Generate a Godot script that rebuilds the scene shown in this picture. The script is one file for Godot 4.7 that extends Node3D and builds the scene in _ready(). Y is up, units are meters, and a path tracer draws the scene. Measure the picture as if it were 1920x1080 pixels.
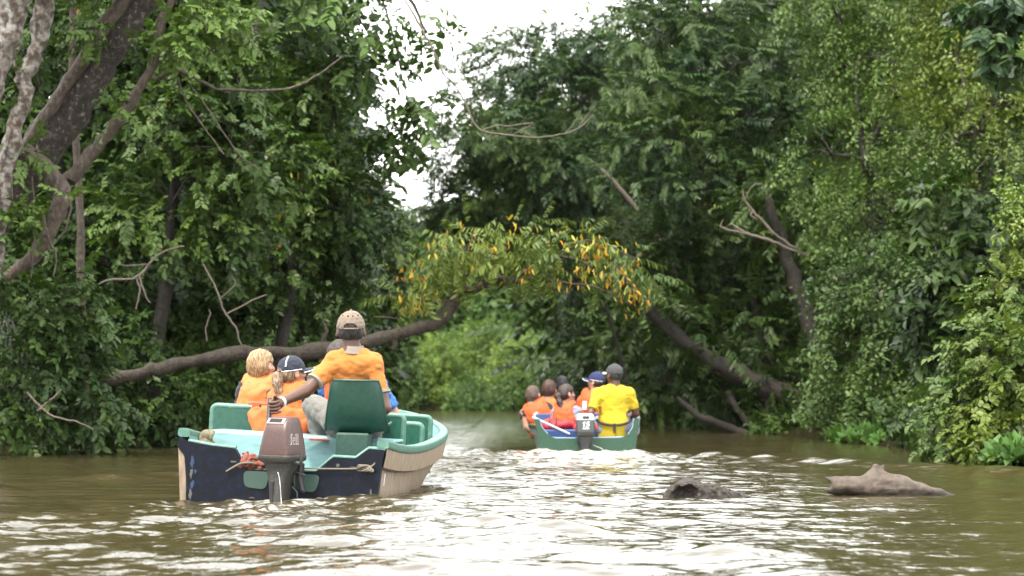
extends Node3D
# A jungle river with two passenger boats. y is up, metres, the water lies at y = 0 and the camera looks along -z from 0.66 m above it.

const EYE := Vector3(0, 0.66, 0)
const LENS := 4000.0
const TONE := 0.68   # how dark the surfaces are next to a first estimate
var tilt := atan(202.0 / LENS)
var rng := RandomNumberGenerator.new()
var wobble := FastNoiseLite.new()
var used := {}
var M := {}

# ---------------------------------------------------------------- geometry collected into one mesh
class Buf:
	var v := PackedVector3Array()
	var n := PackedVector3Array()
	var uv := PackedVector2Array()
	var c := PackedColorArray()
	var i := PackedInt32Array()
	var tint := Color.WHITE

	func vert(p: Vector3, nn: Vector3, t := Vector2.ZERO) -> int:
		v.append(p); n.append(nn); uv.append(t); c.append(tint)
		return v.size() - 1

	func tri(a: int, b: int, d: int) -> void:
		# front faces run clockwise: turn the face so that it agrees with its normals
		var g := (v[b] - v[a]).cross(v[d] - v[a])
		if g.dot(n[a] + n[b] + n[d]) > 0.0:
			i.append(a); i.append(d); i.append(b)
		else:
			i.append(a); i.append(b); i.append(d)

	func quad(a: int, b: int, d: int, e: int) -> void:
		tri(a, b, d); tri(a, d, e)

	func face(pts: Array, away: Vector3) -> void:
		# a flat convex face whose normal points away from the point `away`
		var nn: Vector3 = (pts[1] - pts[0]).cross(pts[2] - pts[0])
		if nn.length() < 1e-12 and pts.size() > 3:
			nn = (pts[2] - pts[0]).cross(pts[3] - pts[0])
		nn = nn.normalized()
		var mid := Vector3.ZERO
		for p in pts: mid += p
		mid /= pts.size()
		if nn.dot(mid - away) < 0.0: nn = -nn
		var first := v.size()
		for p in pts: vert(p, nn, Vector2(p.x + p.z, p.y))
		for k in range(1, pts.size() - 1): tri(first, first + k, first + k + 1)

	func box(size: Vector3, bevel := 0.01, x := Transform3D()) -> void:
		var h := size * 0.5
		bevel = minf(bevel, minf(h.x, minf(h.y, h.z)) * 0.9)
		var q := h - Vector3.ONE * bevel
		var mid := x.origin
		for s in [-1.0, 1.0]:
			face([x * Vector3(s * h.x, -q.y, -q.z), x * Vector3(s * h.x, q.y, -q.z), x * Vector3(s * h.x, q.y, q.z), x * Vector3(s * h.x, -q.y, q.z)], mid)
			face([x * Vector3(-q.x, s * h.y, -q.z), x * Vector3(q.x, s * h.y, -q.z), x * Vector3(q.x, s * h.y, q.z), x * Vector3(-q.x, s * h.y, q.z)], mid)
			face([x * Vector3(-q.x, -q.y, s * h.z), x * Vector3(q.x, -q.y, s * h.z), x * Vector3(q.x, q.y, s * h.z), x * Vector3(-q.x, q.y, s * h.z)], mid)
			for t in [-1.0, 1.0]:
				face([x * Vector3(s * h.x, t * q.y, -q.z), x * Vector3(s * q.x, t * h.y, -q.z), x * Vector3(s * q.x, t * h.y, q.z), x * Vector3(s * h.x, t * q.y, q.z)], mid)
				face([x * Vector3(s * h.x, -q.y, t * q.z), x * Vector3(s * q.x, -q.y, t * h.z), x * Vector3(s * q.x, q.y, t * h.z), x * Vector3(s * h.x, q.y, t * q.z)], mid)
				face([x * Vector3(-q.x, s * h.y, t * q.z), x * Vector3(-q.x, s * q.y, t * h.z), x * Vector3(q.x, s * q.y, t * h.z), x * Vector3(q.x, s * h.y, t * q.z)], mid)
				for w in [-1.0, 1.0]:
					face([x * Vector3(s * h.x, t * q.y, w * q.z), x * Vector3(s * q.x, t * h.y, w * q.z), x * Vector3(s * q.x, t * q.y, w * h.z)], mid)

	func tube(pts: Array, radii: Array, sides := 8, bump := 0.0, noise: FastNoiseLite = null, caps := true) -> void:
		var m := pts.size()
		var up := Vector3.UP
		var first := v.size()
		var run := 0.0
		for k in m:
			var dir: Vector3 = (pts[mini(k + 1, m - 1)] - pts[maxi(k - 1, 0)]).normalized()
			if k == 0:
				up = dir.cross(Vector3.RIGHT if absf(dir.x) < 0.8 else Vector3.UP).normalized()
			up = (up - dir * up.dot(dir)).normalized()
			var side := dir.cross(up)
			if k: run += (pts[k] - pts[k - 1]).length()
			for s in sides + 1:
				var a := TAU * s / sides
				var o := up * cos(a) + side * sin(a)
				var r: float = radii[k]
				if bump > 0.0:
					r *= 1.0 + bump * noise.get_noise_3dv((pts[k] + o * r) * 1.0) * 2.0
				vert(pts[k] + o * r, o, Vector2(float(s) / sides, run))
		for k in m - 1:
			for s in sides:
				var a0 := first + k * (sides + 1) + s
				quad(a0, a0 + 1, a0 + sides + 2, a0 + sides + 1)
		if caps:
			for e in [0, m - 1]:
				var nn: Vector3 = (pts[0] - pts[1]).normalized() if e == 0 else (pts[m - 1] - pts[m - 2]).normalized()
				var mid := vert(pts[e] + nn * float(radii[e]) * 0.25, nn)
				var ring := v.size()
				for s in sides:
					vert(v[first + e * (sides + 1) + s], nn)
				for s in sides:
					tri(mid, ring + s, ring + (s + 1) % sides)

	func loft(rings: Array, closed := true, side := 0.0, ends := false) -> void:
		# a smooth skin over rings of equally many points; side says which way an open skin faces
		var rows := rings.size()
		var cols: int = rings[0].size()
		var per := cols + (1 if closed else 0)
		var acc := PackedVector3Array()
		acc.resize(rows * cols)
		var all := Vector3.ZERO
		for r in rows:
			for k in cols: all += rings[r][k]
		all /= rows * cols
		for r in rows - 1:
			for k in (cols if closed else cols - 1):
				var k2 := (k + 1) % cols
				var g: Vector3 = (rings[r + 1][k2] - rings[r][k]).cross(rings[r + 1][k] - rings[r][k2])
				acc[r * cols + k] += g; acc[r * cols + k2] += g; acc[(r + 1) * cols + k] += g; acc[(r + 1) * cols + k2] += g
		var total := 0.0
		for r in rows:
			var mid := Vector3.ZERO
			for k in cols: mid += rings[r][k]
			mid /= cols
			for k in cols: total += acc[r * cols + k].dot(rings[r][k] - (mid if closed else all))
		var sign_ := 1.0 if total > 0.0 else -1.0
		if side != 0.0: sign_ *= side
		var first := v.size()
		for r in rows:
			for k in per:
				vert(rings[r][k % cols], (acc[r * cols + k % cols] * sign_).normalized(), Vector2(float(k) / cols, float(r) / maxi(rows - 1, 1)))
		for r in rows - 1:
			for k in per - 1:
				var a := first + r * per + k
				quad(a, a + 1, a + per + 1, a + per)
		if ends:
			for r in [0, rows - 1]:
				var mid := Vector3.ZERO
				for k in cols: mid += rings[r][k]
				mid /= cols
				var nn := Vector3.ZERO
				for k in cols: nn += (rings[r][k] - mid).cross(rings[r][(k + 1) % cols] - mid)
				nn = nn.normalized()
				var inner: Vector3 = rings[1 if r == 0 else rows - 2][0] - rings[r][0]
				if nn.dot(inner) > 0.0: nn = -nn
				var cc := vert(mid, nn)
				var ring := v.size()
				for k in cols: vert(rings[r][k], nn)
				for k in cols: tri(cc, ring + k, ring + (k + 1) % cols)

	func lathe(profile: Array, x := Transform3D(), sides := 16) -> void:
		var rings := []
		for p in profile:
			var ring := []
			for s in sides:
				var a := TAU * s / sides
				ring.append(x * Vector3(p.x * cos(a), p.y, p.x * sin(a)))
			rings.append(ring)
		loft(rings, true)

	func ball(at_: Vector3, r: Vector3, x := Basis(), sides := 12) -> void:
		var prof := []
		for k in range(0, 9):
			var a := -PI / 2 + PI * k / 8.0
			prof.append(Vector2(maxf(cos(a), 0.001), sin(a)))
		lathe(prof, Transform3D(x * Basis.from_scale(r), at_), sides)

	func stain(top: float, soft: float, color: Color, noise: FastNoiseLite) -> void:
		# a wet or dirty band with an uneven upper edge, up to the height top
		for k in v.size():
			var e := top + noise.get_noise_2d(v[k].x * 1.5, v[k].z * 1.5) * soft
			c[k] = Color.WHITE.lerp(color, 1.0 - smoothstep(e - soft * 0.6, e + soft * 0.4, v[k].y))

	func mesh() -> ArrayMesh:
		var a := []
		a.resize(Mesh.ARRAY_MAX)
		a[Mesh.ARRAY_VERTEX] = v; a[Mesh.ARRAY_NORMAL] = n; a[Mesh.ARRAY_TEX_UV] = uv; a[Mesh.ARRAY_COLOR] = c; a[Mesh.ARRAY_INDEX] = i
		var m := ArrayMesh.new()
		m.add_surface_from_arrays(Mesh.PRIMITIVE_TRIANGLES, a)
		return m

# ---------------------------------------------------------------- bodies: a distance field on a grid, meshed as surface nets
class Field:
	var o: Vector3
	var h: float
	var nx: int
	var ny: int
	var nz: int
	var f := PackedFloat32Array()

	func _init(lo: Vector3, hi: Vector3, cell: float) -> void:
		o = lo; h = cell
		nx = int((hi.x - lo.x) / h) + 2; ny = int((hi.y - lo.y) / h) + 2; nz = int((hi.z - lo.z) / h) + 2
		f.resize(nx * ny * nz)
		f.fill(9.0)

	func _span(lo: Vector3, hi: Vector3) -> Array:
		return [clampi(int((lo.x - o.x) / h), 0, nx - 1), clampi(int((hi.x - o.x) / h) + 1, 0, nx - 1), clampi(int((lo.y - o.y) / h), 0, ny - 1), clampi(int((hi.y - o.y) / h) + 1, 0, ny - 1), clampi(int((lo.z - o.z) / h), 0, nz - 1), clampi(int((hi.z - o.z) / h) + 1, 0, nz - 1)]

	func cap(a: Vector3, b: Vector3, ra: float, rb: float, k := 0.02, flat := Vector3.ZERO, ff := 1.0, take := false) -> void:
		var rr := maxf(ra, rb) + k + 3.0 * h
		var s := _span(a.min(b) - Vector3.ONE * rr, a.max(b) + Vector3.ONE * rr)
		var ba := b - a
		var fk := ff - 1.0
		ba += flat * (flat.dot(ba) * fk)
		var l2 := maxf(ba.length_squared(), 1e-9)
		for z in range(s[4], s[5] + 1):
			for y in range(s[2], s[3] + 1):
				var at_ := (z * ny + y) * nx + int(s[0])
				var q := o + Vector3(s[0], y, z) * h - a
				for x in range(s[0], s[1] + 1):
					var p := q
					if fk != 0.0: p += flat * (flat.dot(q) * fk)
					var t := clampf(p.dot(ba) / l2, 0.0, 1.0)
					var d := (p - ba * t).length() - ra - (rb - ra) * t
					var e := f[at_]
					if take:
						if -d > e: f[at_] = -d
					else:
						var w := k - absf(d - e)
						f[at_] = minf(d, e) - (w * w / k * 0.25 if w > 0.0 else 0.0)
					at_ += 1
					q.x += h

	func ell(c: Vector3, r: Vector3, b := Basis(), k := 0.015, take := false) -> void:
		var rr := maxf(r.x, maxf(r.y, r.z)) + k + 3.0 * h
		var s := _span(c - Vector3.ONE * rr, c + Vector3.ONE * rr)
		var inv := b.inverse()
		var dx := inv * Vector3(h, 0, 0)
		for z in range(s[4], s[5] + 1):
			for y in range(s[2], s[3] + 1):
				var at_ := (z * ny + y) * nx + int(s[0])
				var q := inv * (o + Vector3(s[0], y, z) * h - c)
				for x in range(s[0], s[1] + 1):
					var u := q / r
					var k0 := u.length()
					var k1 := (u / r).length()
					var d := k0 * (k0 - 1.0) / maxf(k1, 1e-6)
					var e := f[at_]
					if take:
						if -d > e: f[at_] = -d
					else:
						var w := k - absf(d - e)
						f[at_] = minf(d, e) - (w * w / k * 0.25 if w > 0.0 else 0.0)
					at_ += 1
					q += dx

	func slice(p: Vector3, dir: Vector3, radius := 9.0) -> void:
		# takes away what lies beyond the plane through p, within radius of the axis
		var s := [0, nx - 1, 0, ny - 1, 0, nz - 1] if radius > 5.0 else _span(p - Vector3.ONE * radius * 1.5, p + Vector3.ONE * radius * 1.5)
		for z in range(s[4], s[5] + 1):
			for y in range(s[2], s[3] + 1):
				var at_ := (z * ny + y) * nx + int(s[0])
				var q := o + Vector3(s[0], y, z) * h - p
				for x in range(s[0], s[1] + 1):
					var e := f[at_]
					if e < 1.0:
						var t := q.dot(dir)
						var d := minf(t, radius - (q - dir * t).length())
						if d > e: f[at_] = d
					at_ += 1
					q.x += h

	func rough(noise: FastNoiseLite, amp: float, scale := 1.0, stretch := Vector3.ONE) -> void:
		var at_ := 0
		for z in nz:
			for y in ny:
				for x in nx:
					var e := f[at_]
					if e < 3.0 * h + amp and e > -3.0 * h - amp:
						f[at_] = e + amp * noise.get_noise_3dv((o + Vector3(x, y, z) * h) * stretch * scale)
					at_ += 1

	func crease(noise: FastNoiseLite, amp: float, turn: Basis) -> void:
		# folds that run along one way of the cloth
		var at_ := 0
		for z in nz:
			for y in ny:
				for x in nx:
					var e := f[at_]
					if e < 3.0 * h + amp and e > -3.0 * h - amp:
						f[at_] = e + amp * noise.get_noise_3dv(turn * (o + Vector3(x, y, z) * h))
					at_ += 1

	func into(buf: Buf, base := Vector3.ZERO) -> void:
		var id := PackedInt32Array()
		id.resize(f.size())
		id.fill(-1)
		var sx := 1
		var sy := nx
		var sz := nx * ny
		var lim := 4.0 * h
		var cells := PackedInt32Array()
		for z in nz - 1:
			for y in ny - 1:
				var at_ := (z * ny + y) * nx
				for x in nx - 1:
					var a := f[at_]
					if a < lim and a > -lim:
						var b := f[at_ + sx]
						var c := f[at_ + sy]
						var d := f[at_ + sx + sy]
						var e := f[at_ + sz]
						var g := f[at_ + sx + sz]
						var m := f[at_ + sy + sz]
						var q := f[at_ + sx + sy + sz]
						var low := minf(minf(minf(a, b), minf(c, d)), minf(minf(e, g), minf(m, q)))
						var high := maxf(maxf(maxf(a, b), maxf(c, d)), maxf(maxf(e, g), maxf(m, q)))
						if low < 0.0 and high >= 0.0:
							var sum := Vector3.ZERO
							var cnt := 0
							if (a < 0.0) != (b < 0.0): sum += Vector3(a / (a - b), 0, 0); cnt += 1
							if (c < 0.0) != (d < 0.0): sum += Vector3(c / (c - d), 1, 0); cnt += 1
							if (e < 0.0) != (g < 0.0): sum += Vector3(e / (e - g), 0, 1); cnt += 1
							if (m < 0.0) != (q < 0.0): sum += Vector3(m / (m - q), 1, 1); cnt += 1
							if (a < 0.0) != (c < 0.0): sum += Vector3(0, a / (a - c), 0); cnt += 1
							if (b < 0.0) != (d < 0.0): sum += Vector3(1, b / (b - d), 0); cnt += 1
							if (e < 0.0) != (m < 0.0): sum += Vector3(0, e / (e - m), 1); cnt += 1
							if (g < 0.0) != (q < 0.0): sum += Vector3(1, g / (g - q), 1); cnt += 1
							if (a < 0.0) != (e < 0.0): sum += Vector3(0, 0, a / (a - e)); cnt += 1
							if (b < 0.0) != (g < 0.0): sum += Vector3(1, 0, b / (b - g)); cnt += 1
							if (c < 0.0) != (m < 0.0): sum += Vector3(0, 1, c / (c - m)); cnt += 1
							if (d < 0.0) != (q < 0.0): sum += Vector3(1, 1, d / (d - q)); cnt += 1
							var p := o + (Vector3(x, y, z) + sum / cnt) * h
							var grad := Vector3(b + d + g + q - a - c - e - m, c + d + m + q - a - b - e - g, e + g + m + q - a - b - c - d)
							id[at_] = buf.vert(p - base, grad.normalized(), Vector2(p.x, p.y))
							cells.append(at_)
					at_ += 1
		for at_ in cells:
			var s := f[at_] < 0.0
			var x := at_ % nx
			var y := (at_ / nx) % ny
			var z := at_ / sz
			if y > 0 and z > 0 and (f[at_ + sx] < 0.0) != s: _quad(buf, id[at_], id[at_ - sy], id[at_ - sy - sz], id[at_ - sz])
			if x > 0 and z > 0 and (f[at_ + sy] < 0.0) != s: _quad(buf, id[at_], id[at_ - sx], id[at_ - sx - sz], id[at_ - sz])
			if x > 0 and y > 0 and (f[at_ + sz] < 0.0) != s: _quad(buf, id[at_], id[at_ - sx], id[at_ - sx - sy], id[at_ - sy])

	func _quad(buf: Buf, a: int, b: int, c: int, d: int) -> void:
		if a >= 0 and b >= 0 and c >= 0 and d >= 0:
			buf.quad(a, b, c, d)

# ---------------------------------------------------------------- naming and placing
func at(px: float, py: float, d: float) -> Vector3:
	var r := Vector3((px - 960.0) / LENS, (540.0 - py) / LENS, -1.0).rotated(Vector3.RIGHT, tilt)
	return EYE + r * (d / -r.z)

func numbered(called: String) -> String:
	var k: int = used.get(called, 0)
	used[called] = k + 1
	return called if k == 0 else "%s_%03d" % [called, k]

func tag(o: Node, label: String, category: String, group := "") -> Node:
	o.set_meta("label", label); o.set_meta("category", category)
	if group: o.set_meta("group", group)
	return o

func thing(called: String, label: String, category: String, where := Vector3.ZERO, group := "", turn := Basis()) -> Node3D:
	var o := Node3D.new()
	o.name = numbered(called)
	o.transform = Transform3D(turn, where)
	tag(o, label, category, group)
	add_child(o)
	return o

func obj(called: String, b, mat: Material, parent: Node = null, x := Transform3D()) -> MeshInstance3D:
	var o := MeshInstance3D.new()
	o.name = numbered(called) if parent == null else called
	o.mesh = b.mesh() if b is Buf else b
	o.material_override = mat
	o.transform = x
	if parent: parent.add_child(o, true)
	else: add_child(o, true)
	return o

func struct(called: String, b: Buf, mat: Material) -> MeshInstance3D:
	var o := obj(called, b, mat)
	o.set_meta("kind", "structure")
	return o

func lin(r: float, g: float, b: float) -> Color:
	return (Color(r, g, b) * TONE).linear_to_srgb()

func paint(color: Color, rough := 0.6, extra := {}) -> StandardMaterial3D:
	var m := StandardMaterial3D.new()
	m.albedo_color = color
	m.roughness = rough
	for k in extra: m.set(k, extra[k])
	return m

func noise_tex(size: int, freq: float, stops: Array, octaves := 4, seed_ := 1, as_normal := 0.0, kind := FastNoiseLite.TYPE_SIMPLEX_SMOOTH) -> NoiseTexture2D:
	var n := FastNoiseLite.new()
	n.noise_type = kind
	n.seed = seed_; n.frequency = freq; n.fractal_octaves = octaves
	var t := NoiseTexture2D.new()
	t.width = size; t.height = size; t.seamless = true; t.noise = n
	if as_normal > 0.0:
		t.as_normal_map = true; t.bump_strength = as_normal
	if stops.size():
		var g := Gradient.new()
		var offs := PackedFloat32Array()
		var cols := PackedColorArray()
		for s in stops:
			offs.append(s[0]); cols.append(s[1])
		g.offsets = offs; g.colors = cols
		t.color_ramp = g
	return t

func worn(stops: Array, rough: float, scale: Vector3, freq := 0.02, seed_ := 1, bump := 0.0, world := true) -> StandardMaterial3D:
	var m := StandardMaterial3D.new()
	m.albedo_texture = noise_tex(512, freq, stops, 5, seed_)
	m.roughness = rough
	m.uv1_triplanar = true
	m.uv1_world_triplanar = world
	m.uv1_scale = scale
	if bump > 0.0:
		m.normal_enabled = true
		m.normal_texture = noise_tex(512, freq * 2.0, [], 5, seed_ + 7, bump)
		m.normal_scale = 1.0
	return m

func smooth_path(pts: Array, steps := 4) -> Array:
	# points [Vector3, radius] -> the same way, finer
	var ps := []
	var rs := []
	for k in pts.size() - 1:
		var p0: Vector3 = pts[maxi(k - 1, 0)][0]
		var p1: Vector3 = pts[k][0]
		var p2: Vector3 = pts[k + 1][0]
		var p3: Vector3 = pts[mini(k + 2, pts.size() - 1)][0]
		for s in steps:
			var t := float(s) / steps
			ps.append(p1.cubic_interpolate(p2, p0, p3, t))
			rs.append(lerpf(pts[k][1], pts[k + 1][1], t))
	ps.append(pts[-1][0]); rs.append(pts[-1][1])
	return [ps, rs]

func limb(b: Buf, pts: Array, sides := 8, bump := 0.25, steps := 4) -> void:
	var q := smooth_path(pts, steps)
	if bump > 0.0 and q[0].size() > 6:
		for k in range(1, q[0].size() - 1):
			var p: Vector3 = q[0][k] * 2.2 + Vector3(7.0, 3.0, pts.size())
			q[0][k] += Vector3(wobble.get_noise_3dv(p), wobble.get_noise_3dv(p + Vector3(31, 0, 0)), wobble.get_noise_3dv(p + Vector3(0, 31, 0))) * (minf(float(q[1][k]) * 1.3, 0.022) + float(q[1][k]) * 0.12)
	b.tube(q[0], q[1], sides, bump, wobble)

func px_path(d: float, pts: Array, depth_step := 0.0) -> Array:
	# [px, py, width in px] at depth d -> [Vector3, radius]
	var out := []
	for k in pts.size():
		var dd := d + depth_step * k
		out.append([at(pts[k][0], pts[k][1], dd), pts[k][2] * 0.5 * dd / LENS])
	return out

# ---------------------------------------------------------------- leaves
var leaf_mesh := {}
var patch := FastNoiseLite.new()

func leaf(b: Buf, base: Vector3, dir: Vector3, up: Vector3, length: float, width: float, fold := 0.18, droop := 0.2) -> void:
	dir = dir.normalized()
	var side := dir.cross(up).normalized()
	up = side.cross(dir).normalized()
	var mid := base + dir * length * 0.5 - up * length * droop * 0.25
	var tip := base + dir * length - up * length * droop
	var m1 := base + dir * length * 0.3 - up * length * droop * 0.1
	var m2 := base + dir * length * 0.66 - up * length * droop * 0.45
	var l := m1 - side * width * 0.46 + up * width * fold
	var r := m1 + side * width * 0.46 + up * width * fold
	var nl := (up + side * fold * 1.6).normalized()
	var nr := (up - side * fold * 1.6).normalized()
	var nt := (up + dir * droop).normalized()
	var ib := b.vert(base, up)
	var im := b.vert(mid, up)
	var il := b.vert(l, nl)
	var ir := b.vert(r, nr)
	var jl := b.vert(m2 - side * width * 0.42 + up * width * fold * 0.9, nl)
	var jr := b.vert(m2 + side * width * 0.42 + up * width * fold * 0.9, nr)
	var it := b.vert(tip, nt)
	b.tri(ib, il, im); b.tri(ib, im, ir); b.tri(il, jl, im); b.tri(ir, im, jr); b.tri(jl, it, im); b.tri(im, it, jr)

func spray(kind: String, variant: int) -> ArrayMesh:
	# a twig along +z whose leaves lie about level (y up)
	var r := RandomNumberGenerator.new()
	r.seed = hash(kind) + variant * 77
	var b := Buf.new()
	var len_ := 0.45
	var count := 14
	var ll := 0.13
	var lw := 0.062
	match kind:
		"broad":
			lw = 0.074
		"small":
			len_ = 0.5; count = 22; ll = 0.075; lw = 0.042
		"layered":
			len_ = 0.6; count = 20; ll = 0.15; lw = 0.045
		"long":
			len_ = 0.45; count = 14; ll = 0.15; lw = 0.04
		"big":
			len_ = 0.35; count = 7; ll = 0.27; lw = 0.12
		"float":
			len_ = 0.1; count = 9; ll = 0.14; lw = 0.1
	var bend := r.randf_range(-0.15, 0.15)
	var pts := []
	for k in 4:
		var t := k / 3.0
		pts.append(Vector3(bend * t * t, -0.12 * t * t, t) * len_)
	b.tint = Color(1.1, 0.8, 0.6)
	if kind != "float":
		b.tube(pts, [0.005, 0.004, 0.003, 0.002], 3, 0.0, null, false)
	for k in count:
		var t := (k + r.randf()) / count
		var p := Vector3(bend * t * t, -0.12 * t * t, t) * len_
		var s := 1.0 if k % 2 else -1.0
		var dir := Vector3(s * r.randf_range(0.5, 1.1), r.randf_range(-0.45, 0.25), r.randf_range(0.2, 0.9))
		var up := Vector3(r.randf_range(-0.4, 0.4), 1.0, r.randf_range(-0.4, 0.4))
		var droop := r.randf_range(0.1, 0.4)
		if kind == "layered":
			dir = Vector3(s * 0.9, r.randf_range(-0.4, 0.05), r.randf_range(0.3, 0.8)); droop = r.randf_range(0.25, 0.5)
		elif kind == "long":
			dir = Vector3(s * r.randf_range(0.2, 0.8), r.randf_range(-1.2, -0.2), r.randf_range(0.2, 0.7))
		elif kind == "small":
			dir = Vector3(s * r.randf_range(0.3, 1.0), r.randf_range(-0.8, 0.4), r.randf_range(-0.2, 0.8)); p += Vector3(r.randfn(), r.randfn(), r.randfn()) * 0.05
		elif kind == "float":
			var a := TAU * k / count + r.randf() * 0.5
			dir = Vector3(cos(a), r.randf_range(0.3, 1.3), sin(a)); p = Vector3(cos(a), 0, sin(a)) * 0.03
		var g := r.randf_range(0.75, 1.3)
		b.tint = Color(g * r.randf_range(0.9, 1.15), g, g * r.randf_range(0.8, 1.1))
		var z := r.randf_range(0.7, 1.2)
		leaf(b, p, dir, up, ll * z, lw * z * r.randf_range(0.85, 1.15), r.randf_range(0.08, 0.3), droop)
	return b.mesh()

func spray_mesh(kind: String, variant: int) -> ArrayMesh:
	var key := kind + str(variant)
	if not leaf_mesh.has(key): leaf_mesh[key] = spray(kind, variant)
	return leaf_mesh[key]

func blob(px: float, py: float, d: float, rx: float, ry: float, rz := 0.0) -> Array:
	var k := d / LENS
	return [at(px, py, d), Vector3(rx * k, ry * k, rz if rz > 0.0 else (rx + ry) * 0.5 * k)]

# leaf sprays through the volume of the blobs; how: kind, size, per (sprays per square metre), dark and light leaf colours, hang, gap
func foliage(parent: Node3D, called: String, blobs: Array, how: Dictionary) -> void:
	var kind: String = how.kind
	var size: float = how.get("size", 1.0)
	var per: float = how.get("per", 90.0) / (size * size)
	var dark: Color = how.dark
	var light: Color = how.light
	var hang: float = how.get("hang", 0.35)
	var gap: float = how.get("gap", -0.25)
	var freq: float = how.get("freq", 1.3)
	var lots := [[], [], []]
	var base := parent.position
	for bl in blobs:
		var c: Vector3 = bl[0]
		var r: Vector3 = bl[1]
		var n := int(PI * r.x * r.y * per)
		for k in n:
			var u := Vector3(rng.randfn(), rng.randfn(), rng.randfn()).normalized()
			var depth := pow(rng.randf(), 0.55)
			var p := c + u * r * (0.25 + 0.8 * depth)
			p += Vector3(patch.get_noise_3dv(p * 1.1), patch.get_noise_3dv(p * 1.1 + Vector3(50, 0, 0)) * 0.7, patch.get_noise_3dv(p * 1.1 + Vector3(0, 50, 0))) * minf(r.x, r.y) * 0.45
			var clump := patch.get_noise_3dv(p * freq + Vector3(7, 3, 1))
			if clump < gap + rng.randf() * 0.1 or p.y < 0.03: continue
			var out := (u / r).normalized()
			var fwd := (out * 0.8 + Vector3(rng.randfn(), rng.randfn() * 0.6, rng.randfn()) * 0.55 + Vector3(0, -hang, 0)).normalized()
			var up := (Vector3.UP + Vector3(rng.randfn(), rng.randfn(), rng.randfn()) * 0.35 + out * 0.35).normalized()
			if absf(fwd.dot(up)) > 0.98: up = Vector3.RIGHT
			var side := up.cross(fwd).normalized()
			up = fwd.cross(side)
			var s := size * rng.randf_range(0.6, 1.3)
			var t := clampf(0.5 + patch.get_noise_3dv(p * 0.8 + Vector3(90, 0, 0)) * 1.0 + rng.randfn() * 0.22, 0.0, 1.0)
			lots[rng.randi() % 3].append([Transform3D(Basis(side * s, up * s, fwd * s), p - base), dark.lerp(light, t) * TONE])
	for v in 3:
		if lots[v].is_empty(): continue
		var mm := MultiMesh.new()
		mm.transform_format = MultiMesh.TRANSFORM_3D
		mm.use_colors = true
		mm.mesh = spray_mesh(kind, v)
		mm.instance_count = lots[v].size()
		for k in lots[v].size():
			mm.set_instance_transform(k, lots[v][k][0])
			mm.set_instance_color(k, lots[v][k][1])
		var o := MultiMeshInstance3D.new()
		o.name = called
		o.multimesh = mm
		o.material_override = how.get("mat", M.leaf)
		o.set_meta("kind", "stuff")
		parent.add_child(o, true)

# single leaves hanging from the twigs of a crown
func hanging_leaves(parent: Node3D, called: String, blobs: Array, n: int, size: float, colors: Array) -> void:
	var b := Buf.new()
	leaf(b, Vector3.ZERO, Vector3(0.25, -1, 0.1), Vector3(0.3, 0, 1), 0.15, 0.045, 0.2, 0.1)
	var mm := MultiMesh.new()
	mm.transform_format = MultiMesh.TRANSFORM_3D
	mm.use_colors = true
	mm.mesh = b.mesh()
	var rows := []
	for k in n * 3:
		if rows.size() >= n: break
		var bl = blobs[rng.randi() % blobs.size()]
		var u := Vector3(rng.randfn(), rng.randfn(), rng.randfn()).normalized()
		var p: Vector3 = bl[0] + u * bl[1] * rng.randf_range(0.5, 1.0)
		if patch.get_noise_3dv(p * 2.0) < -0.12: continue
		for q in 1 + rng.randi() % 3:
			var x := Basis.from_euler(Vector3(rng.randfn() * 0.35, rng.randf() * TAU, rng.randfn() * 0.35)).scaled(Vector3.ONE * size * rng.randf_range(0.7, 1.25))
			rows.append([Transform3D(x, p - parent.position + Vector3(rng.randfn(), rng.randfn(), rng.randfn()) * 0.05), colors[rng.randi() % colors.size()]])
	mm.instance_count = rows.size()
	for k in rows.size():
		mm.set_instance_transform(k, rows[k][0]); mm.set_instance_color(k, rows[k][1] * TONE)
	var o := MultiMeshInstance3D.new()
	o.name = called
	o.multimesh = mm
	o.material_override = M.leaf
	o.set_meta("kind", "stuff")
	parent.add_child(o, true)

# a tree or shrub: base point, stems as lists of [Vector3, radius], limbs reaching into each blob of the crown
func plant(called: String, label: String, category: String, base: Vector3, stems: Array, blobs: Array, how: Dictionary, group := "", bark: Material = null, stem_name := "trunk") -> Node3D:
	var o := thing(called, label, category, base, group)
	var mat: Material = bark if bark else M.dark_bark
	for st in stems:
		var b := Buf.new()
		limb(b, st.map(func(q): return [q[0] - base, q[1]]), 9)
		obj(stem_name, b, mat, o)
	if how.get("limbs", true) and blobs.size():
		var b := Buf.new()
		var from: Vector3 = (stems[0][-1][0] if stems.size() else base)
		var fr: float = (stems[0][-1][1] if stems.size() else 0.03)
		for bl in blobs:
			var to: Vector3 = bl[0]
			var way := to - from
			var m1 := from + way * 0.4 + Vector3(rng.randfn(), absf(rng.randfn()), rng.randfn()) * way.length() * 0.08
			limb(b, [[from - base, fr * 0.7], [m1 - base, fr * 0.5], [to - base, fr * 0.3]], 6, 0.2)
			for k in 5:
				var u := Vector3(rng.randfn(), rng.randfn(), rng.randfn()).normalized()
				var e: Vector3 = to + u * bl[1] * 0.85
				limb(b, [[to - base, fr * 0.28], [(to + e) * 0.5 + Vector3(0, 0.1, 0) - base, fr * 0.2], [e - base, fr * 0.08]], 5, 0.2, 3)
		obj("limbs", b, mat, o)
	foliage(o, "foliage", blobs, how)
	if how.has("fleck"): hanging_leaves(o, "withered_leaves", blobs, how.fleck, 0.75, [Color(0.5, 0.36, 0.04), Color(0.45, 0.22, 0.03), Color(0.3, 0.36, 0.05), Color(0.22, 0.12, 0.04), Color(0.4, 0.42, 0.08)])
	return o

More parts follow.
